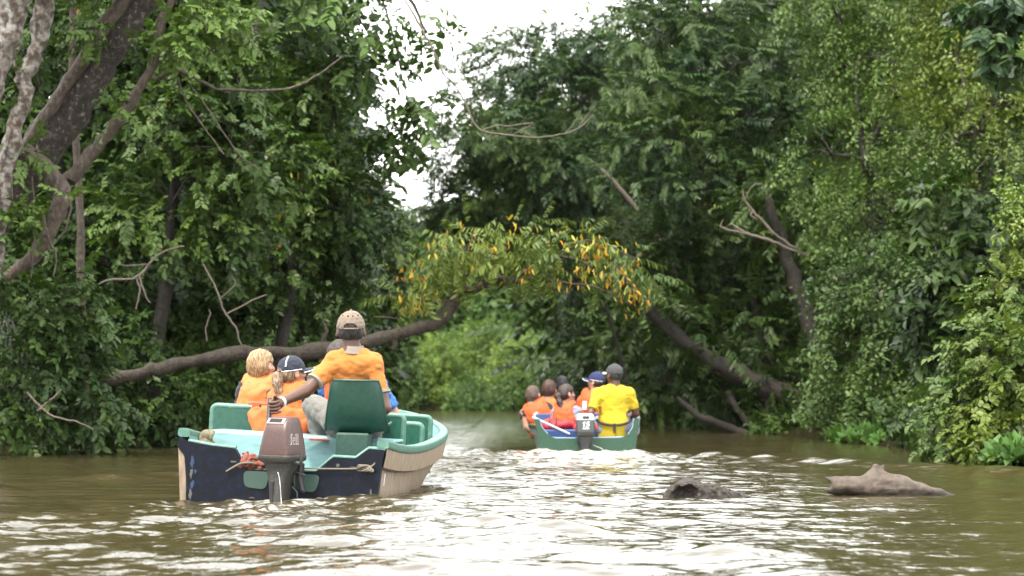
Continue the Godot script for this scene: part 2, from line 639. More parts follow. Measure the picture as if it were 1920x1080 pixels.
# ---------------------------------------------------------------- setting
func materials() -> void:
	wobble.seed = 5; wobble.frequency = 3.0; wobble.fractal_octaves = 3
	patch.seed = 21; patch.frequency = 0.6; patch.fractal_octaves = 2
	M.leaf = paint(Color.WHITE, 0.42, {"vertex_color_use_as_albedo": true, "backlight_enabled": true, "backlight": Color(0.62, 0.7, 0.3), "metallic_specular": 0.32})
	M.dark_bark = worn([[0.0, lin(0.010, 0.008, 0.006)], [0.45, lin(0.022, 0.017, 0.012)], [0.7, lin(0.042, 0.034, 0.025)], [1.0, lin(0.022, 0.028, 0.012)]], 0.85, Vector3(1.4, 0.7, 1.4), 0.02, 3, 6.0)
	M.pale_bark = worn([[0.0, lin(0.03, 0.022, 0.016)], [0.35, lin(0.07, 0.048, 0.035)], [0.5, lin(0.13, 0.085, 0.062)], [0.6, lin(0.28, 0.265, 0.235)], [1.0, lin(0.42, 0.42, 0.39)]], 0.8, Vector3(1.1, 0.8, 1.1), 0.02, 11, 6.0)
	M.patchy_bark = worn([[0.0, lin(0.012, 0.009, 0.007)], [0.5, lin(0.032, 0.024, 0.018)], [0.66, lin(0.06, 0.042, 0.032)], [0.78, lin(0.22, 0.21, 0.19)], [1.0, lin(0.40, 0.40, 0.37)]], 0.85, Vector3(1.6, 1.0, 1.6), 0.02, 13, 8.0)
	M.brown_bark = worn([[0.0, lin(0.025, 0.017, 0.012)], [0.5, lin(0.07, 0.05, 0.036)], [0.75, lin(0.12, 0.09, 0.065)], [1.0, lin(0.24, 0.22, 0.19)]], 0.8, Vector3(2.0, 1.0, 2.0), 0.02, 17, 6.0)
	M.mossy_bark = worn([[0.0, lin(0.014, 0.010, 0.007)], [0.45, lin(0.036, 0.024, 0.017)], [0.65, lin(0.07, 0.05, 0.037)], [0.8, lin(0.035, 0.045, 0.015)], [1.0, lin(0.06, 0.065, 0.025)]], 0.85, Vector3(1.3, 1.3, 1.3), 0.02, 23, 6.0)
	M.dead_wood = worn([[0.0, lin(0.07, 0.055, 0.042)], [0.5, lin(0.15, 0.12, 0.095)], [1.0, lin(0.26, 0.22, 0.18)]], 0.85, Vector3(2, 2, 2), 0.03, 29, 3.0)
	M.soil = worn([[0.0, lin(0.008, 0.006, 0.004)], [0.5, lin(0.018, 0.014, 0.008)], [0.75, lin(0.02, 0.026, 0.008)], [1.0, lin(0.02, 0.036, 0.008)]], 0.95, Vector3(0.5, 0.5, 0.5), 0.02, 31, 8.0)
	M.soil.metallic_specular = 0.08
	M.water = paint(Color.WHITE, 0.06, {"vertex_color_use_as_albedo": true, "metallic_specular": 0.58})
	M.water.normal_enabled = true
	M.water.normal_texture = noise_tex(512, 0.03, [], 4, 41, 5.0)
	M.water.normal_scale = 0.3
	M.water.uv1_scale = Vector3(0.55, 1.1, 1)

var swell := FastNoiseLite.new()
var STERN := Vector2(-1.44, -13.2)
var FAR_STERN := Vector2(0.86, -24.5)

func wake(x: float, z: float, apex: Vector2, lean: float, amp: float, wave: float, reach: float) -> float:
	# waves trailing behind a stern: the two arms and the crests that run across between them
	var s := z - apex.y
	if s < -0.1 or s > reach * 1.6: return 0.0
	var t := absf(x - apex.x - lean * s)
	var edge := 0.48 + s * 0.47
	var fade := exp(-s / reach) * smoothstep(-0.1, 0.3, s)
	var crest := sin((s + 0.35 * t) * TAU / wave + swell.get_noise_2d(x * 0.6 + 9.0, z * 0.6) * 2.5) * smoothstep(edge + 0.3, edge - 0.4, t) * 0.8
	var arm := exp(-pow((t - edge) / (0.16 + s * 0.02), 2.0)) * 1.9 * (0.75 + swell.get_noise_2d(x * 0.9, z * 0.9))
	return amp * fade * crest + amp * exp(-s / (reach * 2.2)) * arm

func water_height(x: float, z: float) -> float:
	var d := maxf(-z, 3.0)
	var a := clampf(1.25 - d / 60.0, 0.25, 1.0)
	var stir := 0.55 + 0.85 * exp(-pow((x + 0.1) / 1.7, 2.0)) * smoothstep(30.0, 22.0, d)
	stir = maxf(stir, 1.45 * smoothstep(13.6, 10.5, d) * smoothstep(0.6, -0.6, x))
	a *= stir
	var y := swell.get_noise_2d(x * 0.28, z * 0.7) * 0.026 * a
	y += swell.get_noise_2d(x * 0.75 + 40.0, z * 1.9) * 0.019 * a
	y += swell.get_noise_2d(x * 2.2 - 30.0, z * 5.0 + 9.0) * 0.0085 * a
	if d < 26.0: y += swell.get_noise_2d(x * 5.0 + 3.0, z * 12.0) * 0.0042 * a
	y += wake(x, z, STERN, -0.05, 0.02, 0.8, 5.0)
	y += wake(x, z, FAR_STERN, 0.02, 0.030, 1.0, 7.0)
	var churn := exp(-pow((x - STERN.x) / (0.65 + maxf(z - STERN.y, 0.0) * 0.14), 2.0)) * smoothstep(-0.25, 0.05, z - STERN.y) * exp(-maxf(z - STERN.y, 0.0) / 1.6)
	churn += exp(-pow((x - FAR_STERN.x) / (0.6 + maxf(z - FAR_STERN.y, 0.0) * 0.15), 2.0)) * smoothstep(-0.25, 0.05, z - FAR_STERN.y) * exp(-maxf(z - FAR_STERN.y, 0.0) / 2.5)
	if churn > 0.02:
		y += churn * (absf(swell.get_noise_2d(x * 3.0, z * 3.0)) * 0.045 + swell.get_noise_2d(x * 5.0, z * 9.0) * 0.012)
	return y

func foam_at(x: float, z: float) -> float:
	var f := 0.0
	var lift := 0.0
	for w in [[STERN, 1.5, 0.55, 0.0], [FAR_STERN, 5.0, 0.85, 0.42]]:
		var s: float = z - w[0].y
		if s > -0.3 and s < 9.0:
			var t: float = absf(x - w[0].x) / (w[2] + maxf(s, 0.0) * 0.16)
			f = maxf(f, exp(-maxf(s, 0.0) / w[1]) * exp(-t * t))
			lift = maxf(lift, w[3] * f)
	if f < 0.03: return 0.0
	var k := swell.get_noise_2d(x * 4.0 + 11.0, z * 6.0) * 0.5 + swell.get_noise_2d(x * 11.0, z * 15.0 + 5.0) * 0.5 + 0.5
	return smoothstep(0.72, 1.05, k * 0.75 + f * 0.5 + lift) * minf(1.0, f * 2.5)

func water() -> void:
	swell.seed = 77; swell.frequency = 1.0; swell.fractal_octaves = 2
	swell.noise_type = FastNoiseLite.TYPE_SIMPLEX_SMOOTH
	var rows := PackedFloat32Array()
	var d := -9.0
	while d < 150.0:
		rows.append(-d)
		d += 0.5 if d < 5.5 else (0.03 if d < 16.0 else 0.03 * pow(d / 16.0, 1.8))
	var cols := PackedFloat32Array([-60, -20, -8, -4, -2.2, -1.5])
	for k in 361: cols.append(-1.1 + 2.2 * k / 360.0)
	cols.append_array([1.5, 2.2, 4, 8, 20, 60])
	var b := Buf.new()
	var nc := cols.size()
	var mud := Color(0.052, 0.044, 0.022) * TONE
	for z in rows:
		var wide := maxf(-z, 0.0) * 0.24 + 0.6
		for u in cols:
			var x := u * wide
			var near := absf(u) < 1.2 and z < -5.0
			var y := water_height(x, z) if near else 0.0
			var nn := Vector3.UP
			b.tint = mud
			if near:
				var e := 0.02
				nn = Vector3(water_height(x - e, z) - water_height(x + e, z), 2.0 * e, water_height(x, z - e) - water_height(x, z + e)).normalized()
				var f := foam_at(x, z)
				if f > 0.0: b.tint = mud.lerp(Color(0.50, 0.48, 0.43), f)
			b.vert(Vector3(x, y, z), nn, Vector2(x, z))
	for r in rows.size() - 1:
		for k in nc - 1:
			var a := r * nc + k
			b.i.append(a); b.i.append(a + 1); b.i.append(a + nc)
			b.i.append(a + 1); b.i.append(a + nc + 1); b.i.append(a + nc)
	# Godot's fronts run clockwise seen from above
	var g := (b.v[1] - b.v[0]).cross(b.v[nc] - b.v[0])
	if g.y > 0.0:
		for k in range(0, b.i.size(), 3):
			var q := b.i[k + 1]
			b.i[k + 1] = b.i[k + 2]; b.i[k + 2] = q
	struct("river_water", b, M.water)

func bank(called: String, edge: Array, out: float) -> void:
	# a strip of soil rising from the waterline; out says to which side the land lies
	var b := Buf.new()
	var offs := [-0.6, 0.0, 0.25, 0.8, 2.0, 5.0, 12.0, 40.0]
	var ups := [-0.35, -0.06, 0.06, 0.16, 0.35, 0.9, 2.0, 4.5]
	var rings := []
	for o in offs.size():
		var ring := []
		for k in range(edge.size() - 1):
			for s in 8:
				var p: Vector2 = edge[k].lerp(edge[k + 1], s / 8.0)
				var q := Vector3(p.x + out * offs[o], ups[o], p.y)
				q.y += patch.get_noise_2d(q.x * 1.5, q.z * 1.5) * 0.16 * clampf(offs[o], 0.0, 2.0)
				q.x += patch.get_noise_2d(q.z * 1.2, 5.0) * 0.4
				ring.append(q)
		rings.append(ring)
	b.loft(rings, false, 0.0)
	for k in b.n.size():
		if b.n[k].y < 0.0: b.n[k] = -b.n[k]
	var old := b.i
	b.i = PackedInt32Array()
	for k in range(0, old.size(), 3): b.tri(old[k], old[k + 1], old[k + 2])
	struct(called, b, M.soil)

func land() -> void:
	bank("left_riverbank", [Vector2(-8.5, 6), Vector2(-7.2, -12), Vector2(-6.3, -20), Vector2(-6.0, -24.4), Vector2(-5.2, -28.4), Vector2(-5.2, -45), Vector2(-5.6, -94), Vector2(-6.0, -150)], -1.0)
	bank("right_riverbank", [Vector2(7.5, 6), Vector2(6, -10), Vector2(5.0, -17), Vector2(4.6, -20), Vector2(4.8, -25), Vector2(4.6, -30), Vector2(4.0, -45), Vector2(3.4, -55), Vector2(1.5, -90), Vector2(0.5, -150)], 1.0)
	# the far shore, where the river bends away to the left
	var b := Buf.new()
	var rings := []
	for r in 6:
		var ring := []
		for k in 30:
			var x := -26.0 + k * 1.6
			ring.append(Vector3(x, [-0.4, -0.02, 0.3, 0.8, 1.2, 2.0][r] + patch.get_noise_2d(x, r * 3.0) * 0.3, [-103.0, -104.5, -105.3, -107.0, -115.0, -160.0][r] + patch.get_noise_2d(x * 0.8, 3.0) * 1.2))
		rings.append(ring)
	b.loft(rings, false)
	for k in b.n.size():
		if b.n[k].y < 0.0: b.n[k] = -b.n[k]
	var old := b.i
	b.i = PackedInt32Array()
	for k in range(0, old.size(), 3): b.tri(old[k], old[k + 1], old[k + 2])
	struct("far_riverbank", b, M.soil)

# ---------------------------------------------------------------- vegetation
func lf(kind: String, dark: Color, light: Color, more := {}) -> Dictionary:
	var d := {"kind": kind, "dark": dark, "light": light}
	d.merge(more, true)
	return d

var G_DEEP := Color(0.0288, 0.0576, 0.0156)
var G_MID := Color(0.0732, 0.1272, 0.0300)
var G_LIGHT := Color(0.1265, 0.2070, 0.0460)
var G_BLUE := Color(0.0360, 0.0768, 0.0348)
var G_YELLOW := Color(0.1728, 0.2376, 0.0410)

func stem(px: float, py: float, d: float, ground: float, w: float, lean := 0.0) -> Array:
	# an upright stem from the ground to the point seen at (px, py)
	var top := at(px, py, d)
	var low := Vector3(top.x + lean, ground, top.z)
	return [[low, w], [low.lerp(top, 0.5) + Vector3(0.08, 0, 0.05), w * 0.75], [top, w * 0.5]]

func shift(pts: Array, base: Vector3) -> Array:
	return pts.map(func(q): return [q[0] - base, q[1]])

func left_bank() -> void:
	# the great leaning tree with pale lichen patches
	var d := 23.0
	var o := thing("leaning_tree", "massive leaning tree with dark bark and white lichen patches at the upper left edge", "tree", at(-330, 760, d))
	var base := o.position
	var b := Buf.new()
	limb(b, shift([[base + Vector3(0, -0.3, 0), 0.42]] + px_path(d, [[-180, 600, 110], [-60, 455, 92], [35, 335, 80], [115, 225, 72], [195, 105, 66], [258, 10, 60], [350, -130, 54], [440, -260, 40]]), base), 14, 0.3, 6)
	obj("trunk", b, M.patchy_bark, o)
	b = Buf.new()
	limb(b, shift(px_path(d - 0.22, [[0, 330, 12], [70, 240, 18], [118, 170, 24], [165, 95, 28], [222, 15, 30], [290, -70, 30]]), base), 10, 0.3)
	obj("limb", b, M.brown_bark, o)
	b = Buf.new()
	limb(b, shift(px_path(d - 0.35, [[128, 340, 26], [160, 300, 24], [215, 235, 22], [262, 165, 20], [288, 115, 20], [301, 50, 17], [318, 5, 14], [340, -60, 12]]), base), 10, 0.2, 5)
	obj("limb", b, M.brown_bark, o)
	b = Buf.new()
	limb(b, shift(px_path(d - 0.35, [[288, 148, 9.0], [330, 133, 7.5], [372, 150, 6.8], [410, 166, 6.0], [480, 170, 5.2], [545, 165, 4.5], [600, 138, 3.8], [640, 108, 3.0]]), base), 7, 0.2)
	limb(b, shift(px_path(d - 0.35, [[300, 45, 9.0], [335, 26, 7.5], [365, 28, 6.8], [388, 52, 6.0], [430, 74, 4.5], [490, 62, 3.0], [520, 48, 2.2]]), base), 7, 0.2)
	limb(b, shift(px_path(d - 0.4, [[330, 140, 3.8], [352, 195, 3.0], [380, 235, 3.0], [420, 290, 2.2]]), base), 5, 0.1)
	limb(b, shift(px_path(d - 0.3, [[350, 150, 3.8], [380, 190, 3.0], [410, 235, 3.0], [450, 290, 2.2], [490, 320, 1.5]]), base), 5, 0.1)
	limb(b, shift(px_path(d - 0.3, [[262, 200, 3.8], [235, 212, 3.0], [205, 225, 2.2]]), base), 5, 0.1)
	obj("twigs", b, M.brown_bark, o)
	b = Buf.new()
	limb(b, shift(px_path(d - 0.6, [[10, 330, 29.9], [18, 300, 33.4], [36, 281, 35.2], [72, 305, 35.2], [105, 342, 35.2], [114, 372, 33.4], [104, 410, 29.9], [85, 450, 26.4], [50, 490, 22.9], [10, 520, 21.1]]), base), 12, 0.15, 5)
	obj("looping_root", b, M.brown_bark, o)
	b = Buf.new()
	for q in [[[84, 440, 8], [82, 400, 6], [92, 450, 5], [105, 480, 4], [100, 520, 3]], [[128, 360, 5], [133, 390, 5], [124, 425, 4], [105, 455, 3]], [[60, 330, 4], [66, 420, 3], [58, 520, 3]]]:
		limb(b, shift(px_path(d - 0.75, q), base), 5, 0.1)
	obj("aerial_roots", b, M.brown_bark, o)
	foliage(o, "foliage", [blob(120, -150, 23, 260, 120, 1.6), blob(420, -130, 24, 240, 110, 1.6), blob(40, 285, 22.2, 30, 22, 0.15), blob(70, 400, 22.1, 40, 45, 0.2), blob(90, 225, 22.2, 24, 18, 0.12), blob(60, 150, 21.9, 36, 40, 0.2), blob(235, 215, 22.4, 40, 30, 0.2), blob(165, 60, 22.3, 40, 34, 0.2), blob(150, 400, 22.0, 44, 40, 0.2), blob(20, 440, 22.0, 60, 50, 0.3), blob(330, 70, 22.4, 50, 40, 0.25), blob(420, 30, 22.6, 70, 40, 0.3)], lf("broad", G_MID, G_LIGHT, {"per": 75.0, "size": 0.55}))

	o = thing("crooked_tree", "crooked slim pale tree with a forked dead stub beside the leaning trunk", "tree", at(-30, 790, 22))
	base = o.position
	b = Buf.new()
	limb(b, shift([[base, 0.13]] + px_path(22, [[-20, 600, 34], [0, 400, 34], [18, 280, 33], [32, 225, 32], [50, 185, 30], [42, 150, 30], [56, 125, 31], [72, 75, 33], [80, 20, 35], [100, -60, 34]]), base), 10, 0.25, 5)
	limb(b, shift(px_path(22, [[38, 148, 14], [29, 120, 11], [28, 102, 10], [40, 88, 7]]), base), 7, 0.2)
	obj("trunk", b, M.pale_bark, o)
	foliage(o, "foliage", [blob(110, -130, 22, 110, 70)], lf("broad", G_MID, G_LIGHT, {"per": 60.0}))

	o = thing("corner_tree", "grey lichened tree trunk cut by the top left corner", "tree", at(-190, 800, 21.5))
	base = o.position
	b = Buf.new()
	limb(b, shift([[base, 0.22]] + px_path(21.5, [[-120, 500, 70], [-40, 220, 60], [-8, 110, 54], [22, 40, 54], [45, -40, 52]]), base), 10, 0.25, 5)
	obj("trunk", b, M.pale_bark, o)
	foliage(o, "foliage", [blob(60, -130, 21.5, 120, 70)], lf("broad", G_MID, G_LIGHT, {"per": 60.0}))

	o = thing("slim_tree", "slim straight reddish stem rising behind the leaning trunk", "tree", at(160, 800, 25))
	base = o.position
	b = Buf.new()
	limb(b, shift([[base, 0.06]] + px_path(25, [[152, 500, 15], [143, 250, 14], [137, 130, 14], [136, 0, 13], [134, -90, 12]]), base), 8, 0.15)
	obj("trunk", b, M.brown_bark, o)
	foliage(o, "foliage", [blob(130, -140, 25, 90, 50)], lf("broad", G_MID, G_LIGHT, {"per": 60.0}))

	var near_l := {"per": 105.0, "hang": 0.45, "size": 0.6}
	plant("overhanging_shrub", "dense dark green shrub trailing over the water at the left edge", "shrub", at(-60, 835, 24.6), [stem(20, 600, 24.6, 0.1, 0.05)],
		[blob(10, 560, 24.2, 80, 90), blob(90, 600, 24.0, 85, 90), blob(40, 700, 23.8, 90, 80), blob(130, 690, 24.2, 90, 80), blob(30, 790, 23.8, 90, 50), blob(10, 835, 24.0, 90, 30), blob(110, 825, 24.4, 80, 26), blob(150, 770, 24.3, 80, 60)], lf("broad", G_DEEP, G_MID * 1.25, near_l), "shrubs hanging over the left bank")
	plant("overhanging_shrub", "leafy shrub under the fallen branch, dipping its leaves into the water", "shrub", at(260, 825, 28), [stem(250, 720, 28, 0.1, 0.05)],
		[blob(210, 640, 27.5, 90, 70), blob(300, 740, 27.6, 90, 60), blob(220, 790, 27.2, 90, 40), blob(330, 790, 28, 80, 45), blob(180, 720, 27, 60, 60)], lf("broad", G_DEEP, G_MID * 1.2, near_l), "shrubs hanging over the left bank")
	plant("overhanging_shrub", "shadowy shrub between the fallen branch and the near boat", "shrub", at(400, 825, 30), [stem(400, 740, 30, 0.1, 0.05)],
		[blob(400, 740, 30, 80, 60), blob(450, 720, 30.5, 70, 70), blob(360, 700, 30, 60, 40), blob(350, 790, 30, 70, 36)], lf("broad", G_DEEP, G_MID, near_l), "shrubs hanging over the left bank")
	plant("overhanging_shrub", "dim shrub behind the fallen branch, left of the steersman's head", "shrub", at(560, 800, 36), [stem(540, 640, 36, 0.2, 0.05)],
		[blob(520, 590, 36, 90, 70), blob(600, 560, 36, 80, 70), blob(640, 620, 37, 60, 50), blob(560, 690, 36, 110, 60), blob(470, 640, 35, 70, 70)], lf("broad", G_DEEP, G_MID, near_l), "shrubs hanging over the left bank")

	var tl := {"per": 95.0, "hang": 0.3, "gap": -0.17, "size": 0.62, "freq": 1.8, "fleck": 22}
	plant("broadleaf_tree", "leafy tree behind the bare bent branch at the upper left", "tree", at(300, 810, 28), [stem(330, 300, 28, 0.3, 0.12, -0.4)],
		[blob(330, 230, 28, 120, 110), blob(440, 300, 27.6, 130, 110), blob(320, 390, 27.6, 130, 100), blob(450, 160, 28, 110, 90), blob(400, 90, 28, 120, 70), blob(430, 430, 28, 110, 90)], lf("broad", G_DEEP * 1.2, G_LIGHT * 0.9, tl), "broadleaf trees on the left bank")
	plant("broadleaf_tree", "brighter leafy tree whose right edge meets the sky gap", "tree", at(540, 800, 31), [stem(560, 400, 31, 0.3, 0.12, -0.5)],
		[blob(560, 220, 31, 100, 90), blob(620, 160, 30.5, 90, 70), blob(630, 290, 31, 80, 90), blob(560, 360, 30.5, 100, 80), blob(640, 420, 31, 80, 90), blob(540, 480, 31, 100, 80), blob(655, 520, 32, 70, 60), blob(600, 60, 31, 90, 60)], lf("broad", G_DEEP * 1.3, G_LIGHT, tl), "broadleaf trees on the left bank")
	plant("broadleaf_tree", "dark tree in the shade behind the leaning trunk", "tree", at(120, 800, 29), [stem(120, 400, 29, 0.4, 0.12)],
		[blob(60, 80, 29, 120, 110), blob(200, 60, 29, 110, 100), blob(40, 260, 29, 120, 110), blob(210, 210, 29, 100, 110), blob(120, 420, 28.5, 150, 100), blob(230, 520, 28.5, 110, 90), blob(60, 500, 28, 90, 80)], lf("broad", G_DEEP, G_MID * 1.2, tl), "broadleaf trees on the left bank")
	plant("broadleaf_tree", "shaded tree behind the white dead branch on the left bank", "tree", at(340, 810, 31), [stem(340, 560, 31, 0.3, 0.1)],
		[blob(330, 520, 31, 110, 80), blob(430, 560, 31, 110, 80), blob(250, 600, 31, 90, 80), blob(480, 500, 31.5, 100, 80), blob(370, 640, 31, 110, 60)], lf("broad", G_DEEP, G_MID, tl), "broadleaf trees on the left bank")
	# boughs that hang out over the river against the sky
	o = thing("overhanging_tree", "tall tree whose thin dark boughs hang against the white sky", "tree", at(420, 810, 30))
	base = o.position
	b = Buf.new()
	limb(b, shift([[base, 0.06]] + px_path(32, [[455, 500, 16], [465, 200, 15], [500, -60, 14], [540, -140, 12]]), base), 9, 0.2)
	obj("trunk", b, M.dark_bark, o)
	b = Buf.new()
	for q in [[[520, -90, 16], [600, -30, 10], [660, 20, 6], [700, 75, 4]], [[540, -130, 16], [660, -80, 10], [760, -10, 8], [800, 60, 5]], [[600, -30, 6], [615, 60, 4], [625, 130, 3]], [[700, -60, 6], [735, 60, 4], [760, 170, 3], [775, 240, 2]]]:
		limb(b, shift(px_path(30, q), base), 6, 0.2)
	obj("boughs", b, M.dark_bark, o)
	b = Buf.new()
	limb(b, shift(px_path(27, [[700, -120, 5.2], [760, 0, 4.7], [790, 52, 4.2], [815, 100, 4.2], [830, 135, 4.2], [858, 165, 3.7], [875, 200, 3.7], [890, 232, 3.7], [908, 246, 3.2], [960, 254, 3.2], [1010, 258, 2.6], [1060, 250, 2.6], [1090, 236, 2.1], [1112, 216, 1.6]]), base), 7, 0.2)
	for q in [[[905, 243, 2.6], [930, 235, 2.1], [955, 236, 2.1], [1000, 230, 1.6]], [[960, 253, 1.6], [985, 240, 1.6], [1002, 232, 1.0]], [[1000, 257, 1.6], [975, 244, 1.0], [955, 240, 1.0]], [[1085, 238, 1.6], [1105, 210, 1.0], [1118, 195, 1.0]], [[1060, 250, 1.6], [1080, 225, 1.0], [1090, 205, 1.0]]]:
		limb(b, shift(px_path(27, q), base), 5, 0.2)
	obj("dead_hanging_branch", b, M.dead_wood, o)
	foliage(o, "foliage", [blob(560, 20, 30, 90, 60), blob(640, 0, 30, 80, 50), blob(660, 60, 30, 50, 50), blob(720, 30, 30, 60, 40), blob(785, 30, 30, 45, 60), blob(800, 110, 30, 30, 40), blob(730, 180, 30, 60, 36), blob(780, 200, 30, 40, 50), blob(690, 120, 30, 50, 40), blob(720, 240, 30, 60, 36), blob(760, 265, 30, 40, 26), blob(580, -110, 30, 160, 70)],
		lf("broad", G_DEEP, G_MID * 1.2, {"per": 42.0, "hang": 0.6, "gap": -0.05, "limbs": false, "freq": 2.2}))

	# the mass behind
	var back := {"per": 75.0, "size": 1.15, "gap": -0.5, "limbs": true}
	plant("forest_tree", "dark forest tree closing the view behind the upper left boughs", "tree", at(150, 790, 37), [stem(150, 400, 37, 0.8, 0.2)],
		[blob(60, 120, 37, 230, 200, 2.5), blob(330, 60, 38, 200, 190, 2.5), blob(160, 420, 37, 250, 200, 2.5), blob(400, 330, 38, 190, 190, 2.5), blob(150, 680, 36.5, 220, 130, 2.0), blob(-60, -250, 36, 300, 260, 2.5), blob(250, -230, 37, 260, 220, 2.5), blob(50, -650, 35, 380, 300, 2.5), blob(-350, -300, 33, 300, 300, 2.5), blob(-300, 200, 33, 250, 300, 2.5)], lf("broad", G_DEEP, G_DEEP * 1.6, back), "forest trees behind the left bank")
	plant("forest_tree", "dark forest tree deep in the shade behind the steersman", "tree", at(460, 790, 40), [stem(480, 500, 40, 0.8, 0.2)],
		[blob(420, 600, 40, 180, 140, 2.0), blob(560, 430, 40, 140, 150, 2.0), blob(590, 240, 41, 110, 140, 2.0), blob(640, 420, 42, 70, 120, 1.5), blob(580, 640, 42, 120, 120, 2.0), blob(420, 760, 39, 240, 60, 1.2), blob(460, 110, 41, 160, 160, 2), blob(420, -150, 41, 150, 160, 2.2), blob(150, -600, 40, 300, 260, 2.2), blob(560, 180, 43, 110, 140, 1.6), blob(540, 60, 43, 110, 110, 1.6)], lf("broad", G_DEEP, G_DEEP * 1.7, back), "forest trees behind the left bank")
	plant("forest_tree", "paler tree at the river's left side below the narrow sky gap", "tree", at(650, 775, 58), [stem(670, 500, 58, 0.8, 0.15)],
		[blob(650, 400, 58, 80, 60, 1.5), blob(700, 450, 58, 70, 70, 1.5), blob(720, 540, 58, 80, 70, 1.5), blob(640, 540, 56, 90, 90, 1.5), blob(690, 640, 57, 70, 70, 1.5), blob(640, 720, 55, 90, 60, 1.2)], lf("broad", G_MID, G_LIGHT, {"per": 90.0, "size": 0.8, "gap": -0.35}), "forest trees behind the left bank")

	# the old stem that arches over the river, with yellowing leaves
	var ad := 26.5
	o = thing("arching_tree", "fallen mossy tree arching low over the river, its leaves turning yellow", "tree", at(-40, 790, ad))
	base = o.position
	b = Buf.new()
	limb(b, shift([[base + Vector3(-1.0, 0.2, 0), 0.16]] + px_path(ad, [[130, 703, 24.6], [220, 708, 27.9], [300, 691, 25.4], [380, 673, 24.6], [480, 662, 26.2], [560, 663, 24.6], [620, 652, 25.4], [690, 641, 24.6], [728, 630, 26.2], [745, 626, 19.7], [790, 613, 19.7], [822, 604, 23.0], [840, 580, 24.6], [860, 550, 20.5], [900, 538, 14.8], [930, 524, 12.3]]), base), 12, 0.3, 5)
	limb(b, shift(px_path(ad, [[735, 630, 18.0], [740, 645, 13.1], [738, 655, 6.6]]), base), 7, 0.2)
	limb(b, shift(px_path(ad, [[600, 655, 11.5], [606, 640, 9.8], [612, 622, 7.4], [606, 600, 4.9]]), base), 7, 0.2)
	obj("trunk", b, M.mossy_bark, o)
	b = Buf.new()
	for q in [[[905, 505, 9], [930, 520, 13], [970, 526, 14], [1000, 520, 11]], [[960, 522, 12], [985, 508, 10], [1010, 492, 9], [1060, 482, 6], [1110, 500, 4]], [[865, 545, 10], [850, 510, 7], [870, 470, 5], [900, 440, 3]], [[930, 524, 9], [900, 508, 7], [860, 520, 4], [800, 515, 3]], [[1000, 520, 7], [1060, 530, 5], [1120, 540, 4], [1180, 570, 2]], [[840, 575, 7], [790, 560, 4], [745, 550, 2]], [[1040, 486, 5], [1100, 450, 4], [1160, 470, 3], [1200, 490, 2]], [[700, 594, 4], [730, 596, 3], [760, 600, 2]]]:
		limb(b, shift(px_path(ad, q), base), 6, 0.25)
	obj("boughs", b, M.mossy_bark, o)
	var yb := [blob(800, 500, ad, 80, 40, 0.6), blob(870, 465, ad, 90, 55, 0.7), blob(960, 445, ad, 100, 45, 0.7), blob(1060, 455, ad, 90, 50, 0.7), blob(1140, 490, ad, 70, 55, 0.6), blob(1180, 545, ad, 40, 50, 0.4), blob(930, 495, ad, 90, 34, 0.6), blob(1050, 515, ad, 90, 34, 0.5), blob(770, 560, ad, 60, 22, 0.4)]
	foliage(o, "foliage", yb, lf("long", G_MID * 0.9, G_YELLOW * 0.85, {"per": 80.0, "size": 0.62, "hang": 0.7, "gap": -0.04, "freq": 2.2}))
	hanging_leaves(o, "yellow_leaves", yb, 560, 0.62, [Color(0.55, 0.30, 0.03), Color(0.58, 0.40, 0.05), Color(0.48, 0.22, 0.02), Color(0.45, 0.42, 0.08), Color(0.36, 0.40, 0.07)])

	# bare wood on the left
	o = thing("dead_branch", "bare whitish dead branch forking over the dark left bank", "branch", at(300, 500, 26.5))
	base = o.position
	b = Buf.new()
	for q in [[[345, 462, 3.7], [310, 470, 3.7], [285, 490, 4.3], [270, 508, 5.0], [250, 522, 4.3], [200, 525, 3.1], [180, 540, 1.9]], [[262, 515, 4.3], [266, 535, 3.7], [276, 560, 2.5], [282, 568, 1.2]], [[256, 522, 4.3], [262, 545, 3.7], [255, 580, 2.5]], [[275, 495, 2.5], [240, 498, 1.9], [220, 494, 1.2]]]:
		limb(b, shift(px_path(26.5, q), base), 6, 0.2)
	obj("branch", b, M.dead_wood, o)
	o = thing("hanging_vine", "thin bare vine dangling down to the fallen branch", "vine", at(430, 600, 27))
	base = o.position
	b = Buf.new()
	for q in [[[380, 495, 3.1], [400, 530, 3.1], [412, 560, 3.1], [424, 590, 3.7], [440, 610, 3.7], [450, 640, 3.1], [466, 672, 2.5]], [[424, 590, 3.1], [450, 575, 3.1], [480, 560, 2.5], [500, 553, 1.9]], [[388, 640, 2.5], [386, 615, 2.5], [394, 590, 2.5], [392, 580, 1.9]], [[412, 560, 1.9], [440, 535, 1.9], [436, 520, 1.2]]]:
		limb(b, shift(px_path(27, q), base), 5, 0.15)
	obj("stems", b, M.dead_wood, o)
	o = thing("fallen_limb", "long thin grey limb slanting out of the left bank shrubs", "branch", at(120, 760, 23.4))
	base = o.position
	b = Buf.new()
	limb(b, shift(px_path(23.4, [[50, 735, 4.3], [90, 775, 4.3], [140, 790, 3.7], [175, 805, 2.5]]), base), 6, 0.2)
	limb(b, shift(px_path(23.4, [[70, 770, 4.3], [95, 750, 3.7], [115, 730, 2.5]]), base), 6, 0.2)
	obj("branch", b, M.dead_wood, o)

